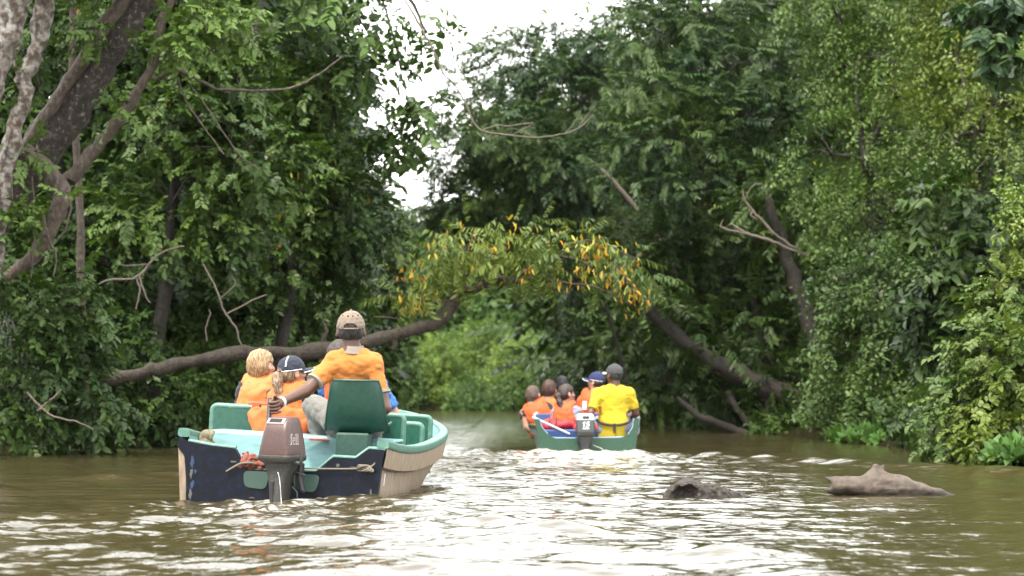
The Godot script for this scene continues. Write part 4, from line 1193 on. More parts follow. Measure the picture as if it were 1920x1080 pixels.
func near_boat() -> void:
	var beige := worn([[0.0, lin(0.14, 0.105, 0.07)], [0.25, lin(0.27, 0.205, 0.14)], [0.7, lin(0.36, 0.28, 0.195)], [1.0, lin(0.44, 0.365, 0.275)]], 0.7, Vector3(3.0, 0.7, 3.0), 0.012, 51, 1.0, false)
	var aqua := worn([[0.0, lin(0.05, 0.13, 0.095)], [0.3, lin(0.065, 0.18, 0.135)], [0.7, lin(0.09, 0.22, 0.17)], [1.0, lin(0.20, 0.30, 0.26)]], 0.45, Vector3(2.0, 2.0, 2.0), 0.015, 52, 0.6, false)
	var pale := worn([[0.0, lin(0.12, 0.24, 0.23)], [0.35, lin(0.18, 0.35, 0.36)], [1.0, lin(0.24, 0.42, 0.44)]], 0.5, Vector3(0.6, 2.6, 2.0), 0.015, 53, 0.5, false)
	var green := worn([[0.0, lin(0.005, 0.055, 0.036)], [0.5, lin(0.008, 0.085, 0.055)], [1.0, lin(0.012, 0.11, 0.072)]], 0.4, Vector3(2, 2, 2), 0.02, 54, 0.3, false)
	var navy := worn([[0.0, lin(0.002, 0.0035, 0.007)], [0.55, lin(0.003, 0.005, 0.012)], [0.8, lin(0.004, 0.009, 0.030)], [0.96, lin(0.008, 0.016, 0.035)], [1.0, lin(0.10, 0.10, 0.09)]], 0.5, Vector3(1.6, 1.6, 1.6), 0.02, 55, 0.15, false)
	navy.metallic_specular = 0.3
	M.aqua = aqua; M.green = green
	M.chip_blue = paint(lin(0.008, 0.032, 0.10), 0.6)
	M.chip_grey = paint(lin(0.09, 0.085, 0.075), 0.7)
	for m in [beige, navy]: m.vertex_color_use_as_albedo = true
	var o := thing("passenger_boat", "worn green and beige passenger boat with a navy stern, heading upriver on the left", "boat", near_x.origin, "passenger boats on the river", near_x.basis)
	hull(o, [[0.03, 0.655, 0.425, 0.60], [-0.5, 0.672, 0.385, 0.605], [-1.2, 0.69, 0.37, 0.60], [-2.0, 0.70, 0.40, 0.56], [-2.8, 0.64, 0.44, 0.44], [-3.5, 0.46, 0.49, 0.25], [-4.0, 0.24, 0.53, 0.08], [-4.25, 0.05, 0.55, 0.01]], beige, aqua, pale, 0.17, Vector2(0.075, 0.055), 0.08)
	var b := Buf.new()
	var outline := [Vector2(-0.578, -0.18), Vector2(0.60, -0.18), Vector2(0.625, 0.20), Vector2(0.645, 0.362), Vector2(0.545, 0.364), Vector2(0.465, 0.300), Vector2(0.325, 0.300), Vector2(0.225, 0.205), Vector2(-0.215, 0.19), Vector2(-0.295, 0.318), Vector2(-0.45, 0.326), Vector2(-0.60, 0.345), Vector2(-0.652, 0.375), Vector2(-0.655, 0.30), Vector2(-0.612, 0.26), Vector2(-0.59, 0.1)]
	plate(b, rounded(outline, 0.014, 2), 0.0, 0.055)
	var tr := obj("transom", b, navy, o)
	b = Buf.new()
	for w in [[3, 4, 5, 6, 7], [9, 10, 11], [7, 8]]:
		var pts := []
		var ra := []
		for k in w: pts.append(Vector3(outline[k].x, outline[k].y + 0.001, 0.014)); ra.append(0.017)
		b.tube(pts, ra, 6)
	obj("capping", b, aqua, tr)
	b = Buf.new()
	plate(b, [Vector2(-0.610, -0.18), Vector2(-0.55, -0.18), Vector2(-0.555, 0.2), Vector2(-0.60, 0.30), Vector2(-0.655, 0.30)], -0.004, 0.045)
	b.stain(0.12, 0.3, Color(0.55, 0.5, 0.45), wobble)
	obj("corner_strip", b, beige, o)
	for q in [[-0.558, 0.22, 0.014, 0.035, 0], [-0.562, 0.15, 0.010, 0.03, 1], [-0.55, 0.08, 0.013, 0.025, 0], [-0.558, 0.02, 0.012, 0.03, 1], [-0.535, 0.16, 0.010, 0.018, 0], [-0.30, 0.235, 0.022, 0.005, 1], [-0.17, 0.02, 0.02, 0.004, 1], [0.36, 0.25, 0.012, 0.012, 1], [0.46, 0.245, 0.03, 0.004, 1], [0.30, 0.04, 0.035, 0.004, 1], [0.05, 0.06, 0.02, 0.004, 1], [0.575, 0.06, 0.010, 0.06, 1]]:
		b = Buf.new()
		var chip := []
		for k in 9:
			var a := TAU * k / 9.0
			var rr: float = 1.0 + wobble.get_noise_2d(k * 3.0, q[0] * 40.0) * 0.9
			chip.append(Vector2(q[0] + cos(a) * q[2] * rr, q[1] + sin(a) * q[3] * rr))
		plate(b, chip, 0.054, 0.0565)
		obj("paint_chip", b, M.chip_blue if q[4] == 0 else M.chip_grey, tr)
	for x in [-0.145, 0.17]:
		b = Buf.new()
		plate(b, rounded([Vector2(x - 0.075, 0.085), Vector2(x + 0.06, 0.075), Vector2(x + 0.085, 0.185), Vector2(x - 0.085, 0.185)], 0.035), 0.05, 0.064)
		obj("clamp_pad", b, paint(lin(0.03, 0.075, 0.055), 0.6), tr)
	b = Buf.new()
	b.box(Vector3(1.2, 0.33, 0.03), 0.012, Transform3D(Basis.from_euler(Vector3(deg_to_rad(-8), 0, 0)), Vector3(0, 0.235, -0.5)))
	b.box(Vector3(1.22, 0.025, 0.38), 0.01, Transform3D(Basis(), Vector3(0, 0.395, -0.72)))
	b.box(Vector3(1.18, 0.02, 0.46), 0.006, Transform3D(Basis(), Vector3(0, 0.135, -0.25)))
	obj("stern_well", b, pale, o)
	bench(o, -1.02, -0.715, 0.585, 0.556, 0.10, 0.30, green, aqua, 0.36)
	bench(o, -1.78, -0.60, 0.60, 0.49, 0.10, 0.28, green, aqua, 0.34)
	bench(o, -2.6, -0.54, 0.54, 0.53, 0.12, 0.28, green, aqua, 0.34)
	# small light sticker on the beige side
	b = Buf.new()
	b.box(Vector3(0.004, 0.075, 0.025), 0.001, Transform3D(Basis.from_euler(Vector3(0, 0, deg_to_rad(-4))), Vector3(0.634, 0.175, -0.07)))
	obj("sticker", b, paint(lin(0.7, 0.72, 0.75), 0.4), o)
	# the steersman's chair
	var cg := worn([[0.0, lin(0.004, 0.033, 0.022)], [0.5, lin(0.006, 0.052, 0.034)], [1.0, lin(0.009, 0.065, 0.043)]], 0.42, Vector3(2, 2, 2), 0.02, 57, 0.4, false)
	var cp := at(664, 900, 13.54)
	cp.y = 0.12
	o = thing("boat_chair", "dark green moulded plastic chair on a square pedestal in the near boat's stern", "chair", cp, "", Basis.from_euler(Vector3(0, deg_to_rad(-3), deg_to_rad(-1.2))))
	b = Buf.new()
	var outer := []
	var inner := []
	for k in 15:
		var t := k / 14.0
		# along the middle line: from the front of the seat, back, round the bend and up the backrest
		var y := 0.315
		var z := -0.30 + 0.30 * minf(t / 0.4, 1.0)
		var hw := 0.19
		if t > 0.4:
			var u := (t - 0.4) / 0.6
			y = 0.300 + 0.335 * u + 0.0 * u
			z = 0.028 + 0.055 * u - 0.07 * pow(1.0 - u, 5.0)
			hw = lerpf(0.203, 0.152, u) - 0.012 * pow(u, 12.0)
		else:
			y = 0.300 + 0.012 * (1.0 - t / 0.4)
			hw = lerpf(0.19, 0.203, t / 0.4)
			z = lerpf(-0.32, -0.03, t / 0.4)
		var ro := []
		var ri := []
		for s in 13:
			var q := -1.0 + s / 6.0
			var wrap := pow(absf(q), 4.0) * 0.05
			var flat_part := 1.0 if t > 0.4 else 0.0
			var p := Vector3(q * hw, y + wrap * (1.0 - flat_part), z - wrap * flat_part)
			ro.append(p)
			ri.append(p + Vector3(0, 0.014 * (1.0 - flat_part), -0.014 * flat_part))
		outer.append(ro); inner.append(ri)
	b.loft(outer, false); b.loft(inner, false)
	var edge := []
	var er := []
	for k in 15: edge.append(outer[k][0].lerp(inner[k][0], 0.5)); er.append(0.010)
	for s in 13: edge.append(outer[14][s].lerp(inner[14][s], 0.5)); er.append(0.010)
	for k in 15: edge.append(outer[14 - k][12].lerp(inner[14 - k][12], 0.5)); er.append(0.010)
	b.tube(edge, er, 6)
	obj("shell", b, cg, o)
	b = Buf.new()
	b.box(Vector3(0.215, 0.31, 0.17), 0.012, Transform3D(Basis(), Vector3(-0.015, 0.15, -0.06)))
	obj("pedestal", b, cg, o)

	motor_near()
	# rope across the stern, with its knot
	var rope := worn([[0.0, lin(0.11, 0.09, 0.065)], [1.0, lin(0.28, 0.25, 0.19)]], 0.9, Vector3(30, 30, 30), 0.03, 61, 3.0)
	var rp := at(640, 879, 13.18)
	o = thing("mooring_rope", "grey brown rope stretched along the navy stern with a loose knot", "rope", rp)
	b = Buf.new()
	limb(b, shift([[stern(540, 876), 0.006], [stern(560, 878), 0.006], [stern(610, 879), 0.006], [stern(668, 879), 0.006], [stern(690, 877), 0.006], [stern(700, 872), 0.007], [stern(703, 868), 0.005]], rp), 6, 0.0)
	for q in [[0.0, 1.0], [0.9, 0.8], [2.2, 1.1], [3.6, 0.9]]:
		var loop := []
		for k in 13:
			var a: float = TAU * k / 12.0
			loop.append([stern(683 + cos(a) * 13.0 * q[1] + sin(q[0]) * 4.0, 878 + sin(a + q[0]) * 5.5 * q[1], 0.006) + Vector3(0, 0, sin(a * 2.0 + q[0]) * 0.012 + 0.004), 0.0058])
		limb(b, shift(loop, rp), 6, 0.0, 2)
	obj("strand", b, rope, o)
	var rp2 := at(440, 876, 13.18)
	o = thing("loose_rope", "short frayed rope end hanging over the stern left of the motor", "rope", rp2)
	b = Buf.new()
	limb(b, shift([[stern(424, 884), 0.006], [stern(436, 877), 0.007], [stern(452, 869), 0.008], [at(470, 868, 13.24), 0.007], [at(492, 873, 13.3), 0.006]], rp2), 6, 0.0)
	obj("strand", b, rope, o)
	# cloths
	var c0 := at(474, 866, 13.3)
	crumple("cloth", "crumpled brick red cloth stuffed in the stern notch beside the motor", "cloth", worn([[0.0, lin(0.16, 0.045, 0.03)], [1.0, lin(0.28, 0.09, 0.065)]], 0.9, Vector3(6, 6, 6), 0.02, 63, 1.0), c0 + Vector3(-0.14, -0.06, -0.13), c0 + Vector3(0.15, 0.11, 0.1),
		[[c0 + Vector3(-0.03, 0.0, 0), Vector3(0.075, 0.055, 0.06), Vector3(0, 0, 0.2)], [c0 + Vector3(0.05, -0.015, 0), Vector3(0.05, 0.04, 0.05), Vector3.ZERO], [c0 + Vector3(-0.045, 0.03, -0.02), Vector3(0.03, 0.035, 0.03), Vector3.ZERO]], 0.02, 14.0, 5)
	c0 = at(382, 822, 13.62)
	crumple("cloth", "stiff folded khaki canvas lying on the pale stern ledge", "cloth", worn([[0.0, lin(0.13, 0.11, 0.065)], [1.0, lin(0.23, 0.20, 0.13)]], 0.9, Vector3(6, 6, 6), 0.02, 64, 1.0), c0 + Vector3(-0.14, -0.07, -0.13), c0 + Vector3(0.15, 0.12, 0.12),
		[[c0 + Vector3(-0.015, 0.0, 0), Vector3(0.075, 0.035, 0.05), Vector3(0, 0, 0.75)], [c0 + Vector3(0.035, 0.015, 0), Vector3(0.05, 0.025, 0.05), Vector3(0.3, 0.4, 1.0)], [c0 + Vector3(0.01, -0.03, 0), Vector3(0.07, 0.02, 0.06), Vector3.ZERO]], 0.012, 9.0, 6)
	# folded paper
	var pp := at(590, 822, 13.72)
	o = thing("folded_paper", "thin cream and red folded paper lying on the boat's stern deck", "paper", pp)
	b = Buf.new()
	b.box(Vector3(0.17, 0.006, 0.09), 0.002, Transform3D(Basis.from_euler(Vector3(0.1, 0.2, -0.06)), Vector3(0, 0.004, 0)))
	obj("sheet", b, paint(lin(0.55, 0.5, 0.4), 0.8), o)
	b = Buf.new()
	b.box(Vector3(0.13, 0.007, 0.09), 0.002, Transform3D(Basis.from_euler(Vector3(0.1, 0.15, -0.04)), Vector3(0.03, -0.006, 0.012)))
	obj("cover", b, paint(lin(0.4, 0.03, 0.04), 0.6), o)

func ring_rr(hx: float, hz: float, r: float, y: float, c := Vector3.ZERO) -> Array:
	var out := []
	for p in rounded([Vector2(-hx, -hz), Vector2(hx, -hz), Vector2(hx, hz), Vector2(-hx, hz)], r, 3): out.append(Vector3(p.x + c.x, y + c.y, p.y + c.z))
	return out

func word(parent: Node3D, called: String, text: String, size: float, mat: Material, x: Transform3D, slant := 0.0, face_name := "Droid Serif") -> void:
	var t := TextMesh.new()
	var f := SystemFont.new()
	f.font_names = PackedStringArray([face_name])
	f.font_weight = 700 if face_name == "Droid Sans" else 400
	t.font = f
	t.text = text
	t.font_size = 64
	t.pixel_size = size / 64.0
	t.depth = 0.003
	var y := x
	y.basis = x.basis * Basis(Vector3(1, 0, 0), Vector3(slant, 1, 0), Vector3(0, 0, 1))
	obj(called, t, mat, parent, y)

func motor_near() -> void:
	var brown := worn([[0.0, lin(0.035, 0.013, 0.010)], [0.5, lin(0.062, 0.022, 0.017)], [0.88, lin(0.08, 0.032, 0.026)], [1.0, lin(0.22, 0.15, 0.13)]], 0.42, Vector3(4, 4, 4), 0.02, 71, 0.3, false)
	var grey := worn([[0.0, lin(0.018, 0.018, 0.016)], [0.6, lin(0.04, 0.039, 0.033)], [1.0, lin(0.08, 0.075, 0.065)]], 0.5, Vector3(4, 4, 4), 0.02, 72, 0.8, false)
	var black := paint(lin(0.012, 0.012, 0.013), 0.5)
	var p := at(527, 940, 13.02)
	p.y = 0.0
	var o := thing("outboard_motor", "old outboard motor with a faded brown cowl on the near boat's stern", "outboard motor", p, "outboard motors on the boats", Basis.from_euler(Vector3(0, deg_to_rad(-21), deg_to_rad(-1.5))) * Basis.from_scale(Vector3(0.87, 1, 0.87)))
	var b := Buf.new()
	b.loft([ring_rr(0.118, 0.15, 0.035, 0.302), ring_rr(0.117, 0.15, 0.035, 0.318), ring_rr(0.112, 0.145, 0.04, 0.36), ring_rr(0.100, 0.130, 0.04, 0.44), ring_rr(0.090, 0.112, 0.035, 0.49, Vector3(0, 0, -0.006)), ring_rr(0.082, 0.085, 0.03, 0.522, Vector3(0, 0, -0.018)), ring_rr(0.072, 0.072, 0.03, 0.531, Vector3(0, 0, -0.022))], true, 0.0, true)
	var cowl := obj("cowl", b, brown, o)
	# slanting grip opening on the upper rear edge
	var x := Transform3D(Basis.from_euler(Vector3(deg_to_rad(38), 0, 0)), Vector3(-0.012, 0.507, 0.088))
	b = Buf.new()
	b.box(Vector3(0.135, 0.008, 0.052), 0.003, x)
	obj("grip_frame", b, paint(lin(0.42, 0.33, 0.32), 0.35), cowl)
	b = Buf.new()
	b.box(Vector3(0.095, 0.008, 0.036), 0.002, x.translated_local(Vector3(0, 0.003, 0)))
	obj("grip_opening", b, paint(lin(0.006, 0.005, 0.005), 0.8), cowl)
	word(cowl, "lettering", "fell", 0.085, paint(lin(0.40, 0.36, 0.33), 0.5), Transform3D(Basis.from_euler(Vector3(0, PI / 2, 0)) * Basis.from_euler(Vector3(deg_to_rad(-8), 0, 0)), Vector3(0.108, 0.395, 0.035)), 0.15)
	b = Buf.new()
	b.loft([ring_rr(0.07, 0.08, 0.03, 0.235), ring_rr(0.105, 0.13, 0.035, 0.258), ring_rr(0.122, 0.152, 0.035, 0.27), ring_rr(0.124, 0.154, 0.035, 0.297), ring_rr(0.116, 0.148, 0.035, 0.303)], true, 0.0, true)
	obj("lower_tray", b, grey, o)
	b = Buf.new()
	b.loft([ring_rr(0.105, 0.115, 0.04, 0.262, Vector3(0, 0, 0.0)), ring_rr(0.095, 0.10, 0.04, 0.23), ring_rr(0.075, 0.085, 0.035, 0.18, Vector3(0, 0, 0.01)), ring_rr(0.055, 0.08, 0.03, 0.11, Vector3(0, 0, 0.02)), ring_rr(0.045, 0.078, 0.03, 0.0, Vector3(0, 0, 0.03)), ring_rr(0.04, 0.075, 0.025, -0.28, Vector3(0, 0, 0.03))], true, 0.0, true)
	var leg := obj("leg", b, grey, o)
	b = Buf.new()
	b.box(Vector3(0.022, 0.15, 0.008), 0.003, Transform3D(Basis(), Vector3(-0.022, 0.07, 0.108)))
	obj("slot", b, black, leg)
	b = Buf.new()
	b.ball(Vector3(0, -0.3, 0.02), Vector3(0.045, 0.045, 0.15))
	obj("gearcase", b, grey, o)
	for k in 3:
		b = Buf.new()
		b.ball(Vector3(0, 0.055, 0), Vector3(0.035, 0.055, 0.008))
		obj("propeller_blade", b, black, o, Transform3D(Basis.from_euler(Vector3(0, 0, TAU * k / 3.0)) * Basis.from_euler(Vector3(0, 0.5, 0)), Vector3(0, -0.3, 0.17)))
	# clamp and hoses at the front right
	b = Buf.new()
	b.box(Vector3(0.05, 0.17, 0.06), 0.01, Transform3D(Basis(), Vector3(0.095, 0.17, -0.09)))
	b.box(Vector3(0.03, 0.11, 0.05), 0.008, Transform3D(Basis.from_euler(Vector3(0, 0, 0.3)), Vector3(0.125, 0.13, -0.06)))
	b.tube([Vector3(0.09, 0.2, -0.02), Vector3(0.15, 0.185, -0.02), Vector3(0.17, 0.18, -0.03)], [0.008, 0.008, 0.006], 6)
	b.tube([Vector3(0.08, 0.11, 0.0), Vector3(0.12, 0.08, 0.0), Vector3(0.125, 0.03, 0.0)], [0.007, 0.007, 0.006], 6)
	obj("clamp", b, black, o)
	b = Buf.new()
	limb(b, [[Vector3(0.10, 0.262, 0.03), 0.012], [Vector3(0.145, 0.256, 0.02), 0.013], [Vector3(0.157, 0.285, 0.02), 0.012], [Vector3(0.160, 0.322, 0.015), 0.010]], 8, 0.0)
	obj("tilt_handle", b, grey, o)
	# the tiller reaches forward and its grip stands up
	b = Buf.new()
	var g0 := at(501, 838, 13.16)
	var g1 := at(506, 748, 13.3)
	var inv := o.transform.affine_inverse()
	limb(b, [[inv * at(520, 850, 13.02), 0.018], [inv * at(500, 845, 13.1), 0.018], [inv * g0, 0.016]], 8, 0.0)
	b.tube([inv * g0, inv * g0.lerp(g1, 0.3), inv * g0.lerp(g1, 0.45), inv * g1], [0.014, 0.0145, 0.018, 0.018], 10)
	obj("tiller", b, black, o)
	# the cooling water jet
	b = Buf.new()
	var jet := []
	var jr := []
	for k in 9:
		var t := k / 8.0
		jet.append(Vector3(0.03 + 0.05 * t, 0.2 - 0.20 * t * t - 0.02 * t, 0.125 + 0.02 * t)); jr.append(0.0022 + 0.001 * sin(k * 2.0))
	b.tube(jet, jr, 5)
	obj("water_jet", b, paint(lin(0.75, 0.75, 0.72), 0.1), o)

func far_boat() -> void:
	var x0 := Transform3D(Basis.from_euler(Vector3(0, deg_to_rad(0.8), deg_to_rad(0.6))), Vector3(0.864, 0, -24.5))
	var green := worn([[0.0, lin(0.003, 0.036, 0.016)], [0.5, lin(0.005, 0.058, 0.025)], [1.0, lin(0.008, 0.075, 0.034)]], 0.4, Vector3(2, 2, 2), 0.02, 81, 0.4, false)
	var blue := worn([[0.0, lin(0.008, 0.035, 0.15)], [1.0, lin(0.016, 0.065, 0.23)]], 0.45, Vector3(2, 2, 2), 0.02, 82, 0.3, false)
	var grey := worn([[0.0, lin(0.14, 0.14, 0.12)], [1.0, lin(0.3, 0.29, 0.26)]], 0.6, Vector3(2, 2, 2), 0.02, 83, 0.4, false)
	var o := thing("passenger_boat", "dark green boat with a blue inside, ahead on the right", "boat", x0.origin, "passenger boats on the river", x0.basis)
	hull(o, [[0.02, 0.585, 0.33, 0.53], [-0.6, 0.62, 0.33, 0.55], [-1.4, 0.64, 0.34, 0.54], [-2.4, 0.62, 0.37, 0.48], [-3.4, 0.46, 0.42, 0.30], [-4.2, 0.22, 0.5, 0.08], [-4.5, 0.05, 0.53, 0.01]], grey, green, blue, 0.12, Vector2(0.06, 0.045), 0.07)
	var outline := [Vector2(-0.53, -0.16), Vector2(0.53, -0.16), Vector2(0.585, 0.36), Vector2(0.60, 0.395), Vector2(0.535, 0.395), Vector2(0.525, 0.30), Vector2(0.47, 0.215), Vector2(0.39, 0.178), Vector2(-0.37, 0.178), Vector2(-0.46, 0.23), Vector2(-0.53, 0.32), Vector2(-0.545, 0.40), Vector2(-0.615, 0.40), Vector2(-0.585, 0.33)]
	var b := Buf.new()
	plate(b, rounded(outline, 0.02, 2), 0.0, 0.05)
	var tr := obj("transom", b, green, o)
	b = Buf.new()
	var pts := []
	var ra := []
	for k in range(4, 12): pts.append(Vector3(outline[k].x, outline[k].y + 0.001, 0.03)); ra.append(0.013)
	var ps := smooth_path(pts.map(func(q): return [q, 0.013]), 3)
	b.tube(ps[0], ps[1], 6)
	obj("capping", b, paint(lin(0.22, 0.33, 0.5), 0.5), tr)
	b = Buf.new()
	b.box(Vector3(1.08, 0.2, 0.34), 0.015, Transform3D(Basis(), Vector3(0, 0.17, -0.42)))
	obj("stern_thwart", b, blue, o)
	for q in [[-0.95, 0.45], [-1.75, 0.44], [-2.5, 0.44]]:
		b = Buf.new()
		b.box(Vector3(1.12, 0.3, 0.03), 0.012, Transform3D(Basis.from_euler(Vector3(deg_to_rad(-6), 0, 0)), Vector3(0, q[1] - 0.15, q[0])))
		var br := obj("backrest", b, blue, o)
		b = Buf.new()
		b.box(Vector3(1.1, 0.03, 0.3), 0.01, Transform3D(Basis(), Vector3(0, 0.23, q[0] - 0.17)))
		obj("bench_seat", b, blue, o)
	# motor
	var p := at(1097, 852, 24.32)
	p.y = 0.0
	o = thing("outboard_motor", "black outboard motor with a pale top marked 15 on the green boat", "outboard motor", p, "outboard motors on the boats", Basis.from_euler(Vector3(0, deg_to_rad(2), 0)))
	var dark := paint(lin(0.045, 0.055, 0.06), 0.35)
	var black := paint(lin(0.012, 0.013, 0.014), 0.45)
	b = Buf.new()
	b.loft([ring_rr(0.105, 0.15, 0.03, 0.255), ring_rr(0.106, 0.15, 0.03, 0.30), ring_rr(0.10, 0.145, 0.03, 0.385)], true, 0.0, true)
	var cowl := obj("cowl", b, dark, o)
	b = Buf.new()
	b.loft([ring_rr(0.102, 0.147, 0.03, 0.386), ring_rr(0.096, 0.138, 0.03, 0.43), ring_rr(0.085, 0.12, 0.03, 0.452), ring_rr(0.07, 0.10, 0.03, 0.458)], true, 0.0, true)
	obj("top_cover", b, paint(lin(0.42, 0.47, 0.52), 0.3), o)
	b = Buf.new()
	b.box(Vector3(0.075, 0.032, 0.02), 0.008, Transform3D(Basis.from_euler(Vector3(-0.15, 0, 0)), Vector3(0.0, 0.415, 0.142)))
	obj("grip_opening", b, black, cowl)
	word(cowl, "number", "15", 0.082, paint(lin(0.85, 0.87, 0.88), 0.4), Transform3D(Basis(), Vector3(0.0, 0.336, 0.151)), 0.22, "Droid Sans")
	b = Buf.new()
	b.box(Vector3(0.075, 0.014, 0.004), 0.001, Transform3D(Basis(), Vector3(0.0, 0.290, 0.152)))
	obj("maker_plate", b, paint(lin(0.7, 0.72, 0.74), 0.4), cowl)
	for s in [-1.0, 1.0]:
		b = Buf.new()
		b.box(Vector3(0.04, 0.05, 0.09), 0.012, Transform3D(Basis(), Vector3(s * 0.118, 0.31, 0.05)))
		obj("side_stripe", b, paint(lin(0.55, 0.015, 0.02), 0.4), cowl)
	b = Buf.new()
	b.loft([ring_rr(0.065, 0.075, 0.03, 0.19), ring_rr(0.10, 0.14, 0.03, 0.215), ring_rr(0.112, 0.155, 0.03, 0.235), ring_rr(0.108, 0.152, 0.03, 0.256)], true, 0.0, true)
	obj("lower_tray", b, black, o)
	b = Buf.new()
	b.loft([ring_rr(0.085, 0.09, 0.03, 0.215), ring_rr(0.07, 0.08, 0.03, 0.15), ring_rr(0.055, 0.075, 0.03, 0.08), ring_rr(0.045, 0.07, 0.02, -0.3)], true, 0.0, true)
	b.box(Vector3(0.16, 0.08, 0.06), 0.015, Transform3D(Basis(), Vector3(0, 0.13, -0.08)))
	obj("leg", b, black, o)
	b = Buf.new()
	limb(b, [[Vector3(0.06, 0.3, -0.15), 0.015], [Vector3(0.05, 0.4, -0.3), 0.015], [Vector3(0.04, 0.43, -0.45), 0.016]], 8, 0.0)
	obj("tiller", b, black, o)
	b = Buf.new()
	b.tube([Vector3(0.09, 0.1, 0.06), Vector3(0.17, 0.07, 0.12), Vector3(0.24, 0.0, 0.18)], [0.003, 0.003, 0.003], 5)
	obj("water_jet", b, paint(lin(0.6, 0.62, 0.6), 0.2), o)
	# white pole lying over the gunwale
	p = at(1030, 797, 24.9)
	o = thing("boat_pole", "long pale pole slanting across the green boat's stern", "pole", p)
	b = Buf.new()
	b.tube([at(998, 782, 24.75) - p, at(1068, 814, 24.75) - p], [0.016, 0.014], 8)
	obj("shaft", b, paint(lin(0.55, 0.56, 0.58), 0.5), o)
	# red bag on the boat's bench
	p = at(1048, 795, 25.15)
	o = thing("red_bag", "red bag with dark straps lying behind the far boat's passengers", "bag", p)
	var f := Field.new(p + Vector3(-0.3, -0.1, -0.15), p + Vector3(0.3, 0.14, 0.15), 0.012)
	f.ell(p + Vector3(0.0, -0.01, 0), Vector3(0.21, 0.06, 0.08), Basis.from_euler(Vector3(0, 0, 0.08)), 0.02)
	f.ell(p + Vector3(-0.1, 0.02, 0), Vector3(0.1, 0.05, 0.07), Basis(), 0.02)
	f.rough(patch, 0.02, 9.0)
	b = Buf.new()
	f.into(b, p)
	obj("body", b, paint(lin(0.55, 0.02, 0.035), 0.7), o)
	for x in [-0.115, -0.04]:
		b = Buf.new()
		var q := []
		for k in 7:
			var a := -0.3 + PI * 1.1 * k / 6.0
			q.append(Vector3(x + 0.02 * k / 6.0, 0.0 + 0.068 * sin(a), 0.085 * cos(a)))
		b.tube(q, [0.009, 0.009, 0.009, 0.009, 0.009, 0.009, 0.009], 5)
		obj("strap", b, paint(lin(0.02, 0.02, 0.015), 0.7), o)

func driftwood() -> void:
	var wood := worn([[0.0, lin(0.03, 0.022, 0.016)], [0.4, lin(0.065, 0.046, 0.033)], [0.7, lin(0.11, 0.078, 0.054)], [1.0, lin(0.15, 0.115, 0.09)]], 0.7, Vector3(1.6, 1.6, 1.6), 0.016, 91, 1.5)
	var dark := worn([[0.0, lin(0.008, 0.006, 0.004)], [0.5, lin(0.025, 0.018, 0.013)], [0.8, lin(0.075, 0.055, 0.04)], [1.0, lin(0.05, 0.055, 0.025)]], 0.8, Vector3(4, 4, 4), 0.02, 92, 6.0)
	var d := 14.4
	var p := at(1650, 929, d)
	p.y = 0.0
	var o := thing("driftwood", "smooth grey brown driftwood log with a broken knob, rising from the water", "driftwood", p)
	var f := Field.new(at(1530, 960, d) + Vector3(0, -0.05, -0.25), at(1820, 850, d) + Vector3(0, 0, 0.25), 0.011)
	var w := func(px, py, dz := 0.0): return at(px, py, d) + Vector3(0, 0, dz)
	f.cap(w.call(1572, 910), w.call(1640, 912), 0.055, 0.078, 0.05)
	f.cap(w.call(1640, 912), w.call(1690, 918), 0.08, 0.068, 0.06)
	f.cap(w.call(1655, 900), w.call(1720, 922), 0.05, 0.05, 0.06)
	f.cap(w.call(1690, 915), w.call(1760, 926), 0.06, 0.034, 0.05)
	f.cap(w.call(1760, 926), w.call(1805, 933), 0.034, 0.016, 0.02)
	f.cap(w.call(1640, 896), w.call(1642, 876), 0.05, 0.022, 0.05)
	f.cap(w.call(1651, 890), w.call(1656, 874), 0.022, 0.014, 0.015)
	f.cap(w.call(1566, 902), w.call(1550, 896), 0.034, 0.018, 0.02)
	f.cap(w.call(1572, 920), w.call(1556, 920), 0.03, 0.02, 0.015)
	f.rough(wobble, 0.012, 2.0)
	f.rough(wobble, 0.006, 6.0, Vector3(0.25, 1, 1))
	var b := Buf.new()
	f.into(b, p)
	b.stain(0.035, 0.03, Color(0.35, 0.33, 0.3), wobble)
	wood.vertex_color_use_as_albedo = true
	obj("log", b, wood, o)
	d = 13.9
	p = at(1310, 938, d)
	p.y = 0.0
	o = thing("sunken_stump", "dark hollow log end poking out of the water left of the driftwood", "driftwood", p)
	f = Field.new(at(1225, 965, d) + Vector3(0, -0.05, -0.35), at(1430, 885, d) + Vector3(0, 0, 0.3), 0.011)
	w = func(px, py, dz := 0.0): return at(px, py, d) + Vector3(0, 0, dz)
	f.cap(w.call(1290, 931, 0.08), w.call(1390, 942, -0.15), 0.118, 0.06, 0.03)
	f.cap(w.call(1258, 927, 0.08), w.call(1250, 940, 0.1), 0.052, 0.04, 0.03)
	f.cap(w.call(1300, 935, 0.05), w.call(1345, 938, -0.05), 0.09, 0.07, 0.03)
	f.cap(w.call(1340, 930, 0), w.call(1402, 938, -0.1), 0.045, 0.02, 0.03)
	f.ell(w.call(1281, 925, 0.18), Vector3(0.08, 0.065, 0.1), Basis.from_euler(Vector3(0, 0.4, 0.2)), 0.02, true)
	f.rough(wobble, 0.022, 4.0)
	f.rough(wobble, 0.012, 11.0, Vector3(0.5, 1, 1))
	b = Buf.new()
	f.into(b, p)
	obj("log", b, dark, o)

# ---------------------------------------------------------------- people
func cloth_mat(c: Color, rough := 0.85) -> StandardMaterial3D:
	if not M.has("weave"): M.weave = worn([[0.0, Color(0.88, 0.88, 0.88)], [1.0, Color.WHITE]], 0.85, Vector3(9, 9, 9), 0.03, 101, 1.5)
	var m: StandardMaterial3D = M.weave.duplicate()
	m.albedo_color = c
	m.roughness = rough
	m.rim_enabled = true
	m.rim = 0.25
	return m

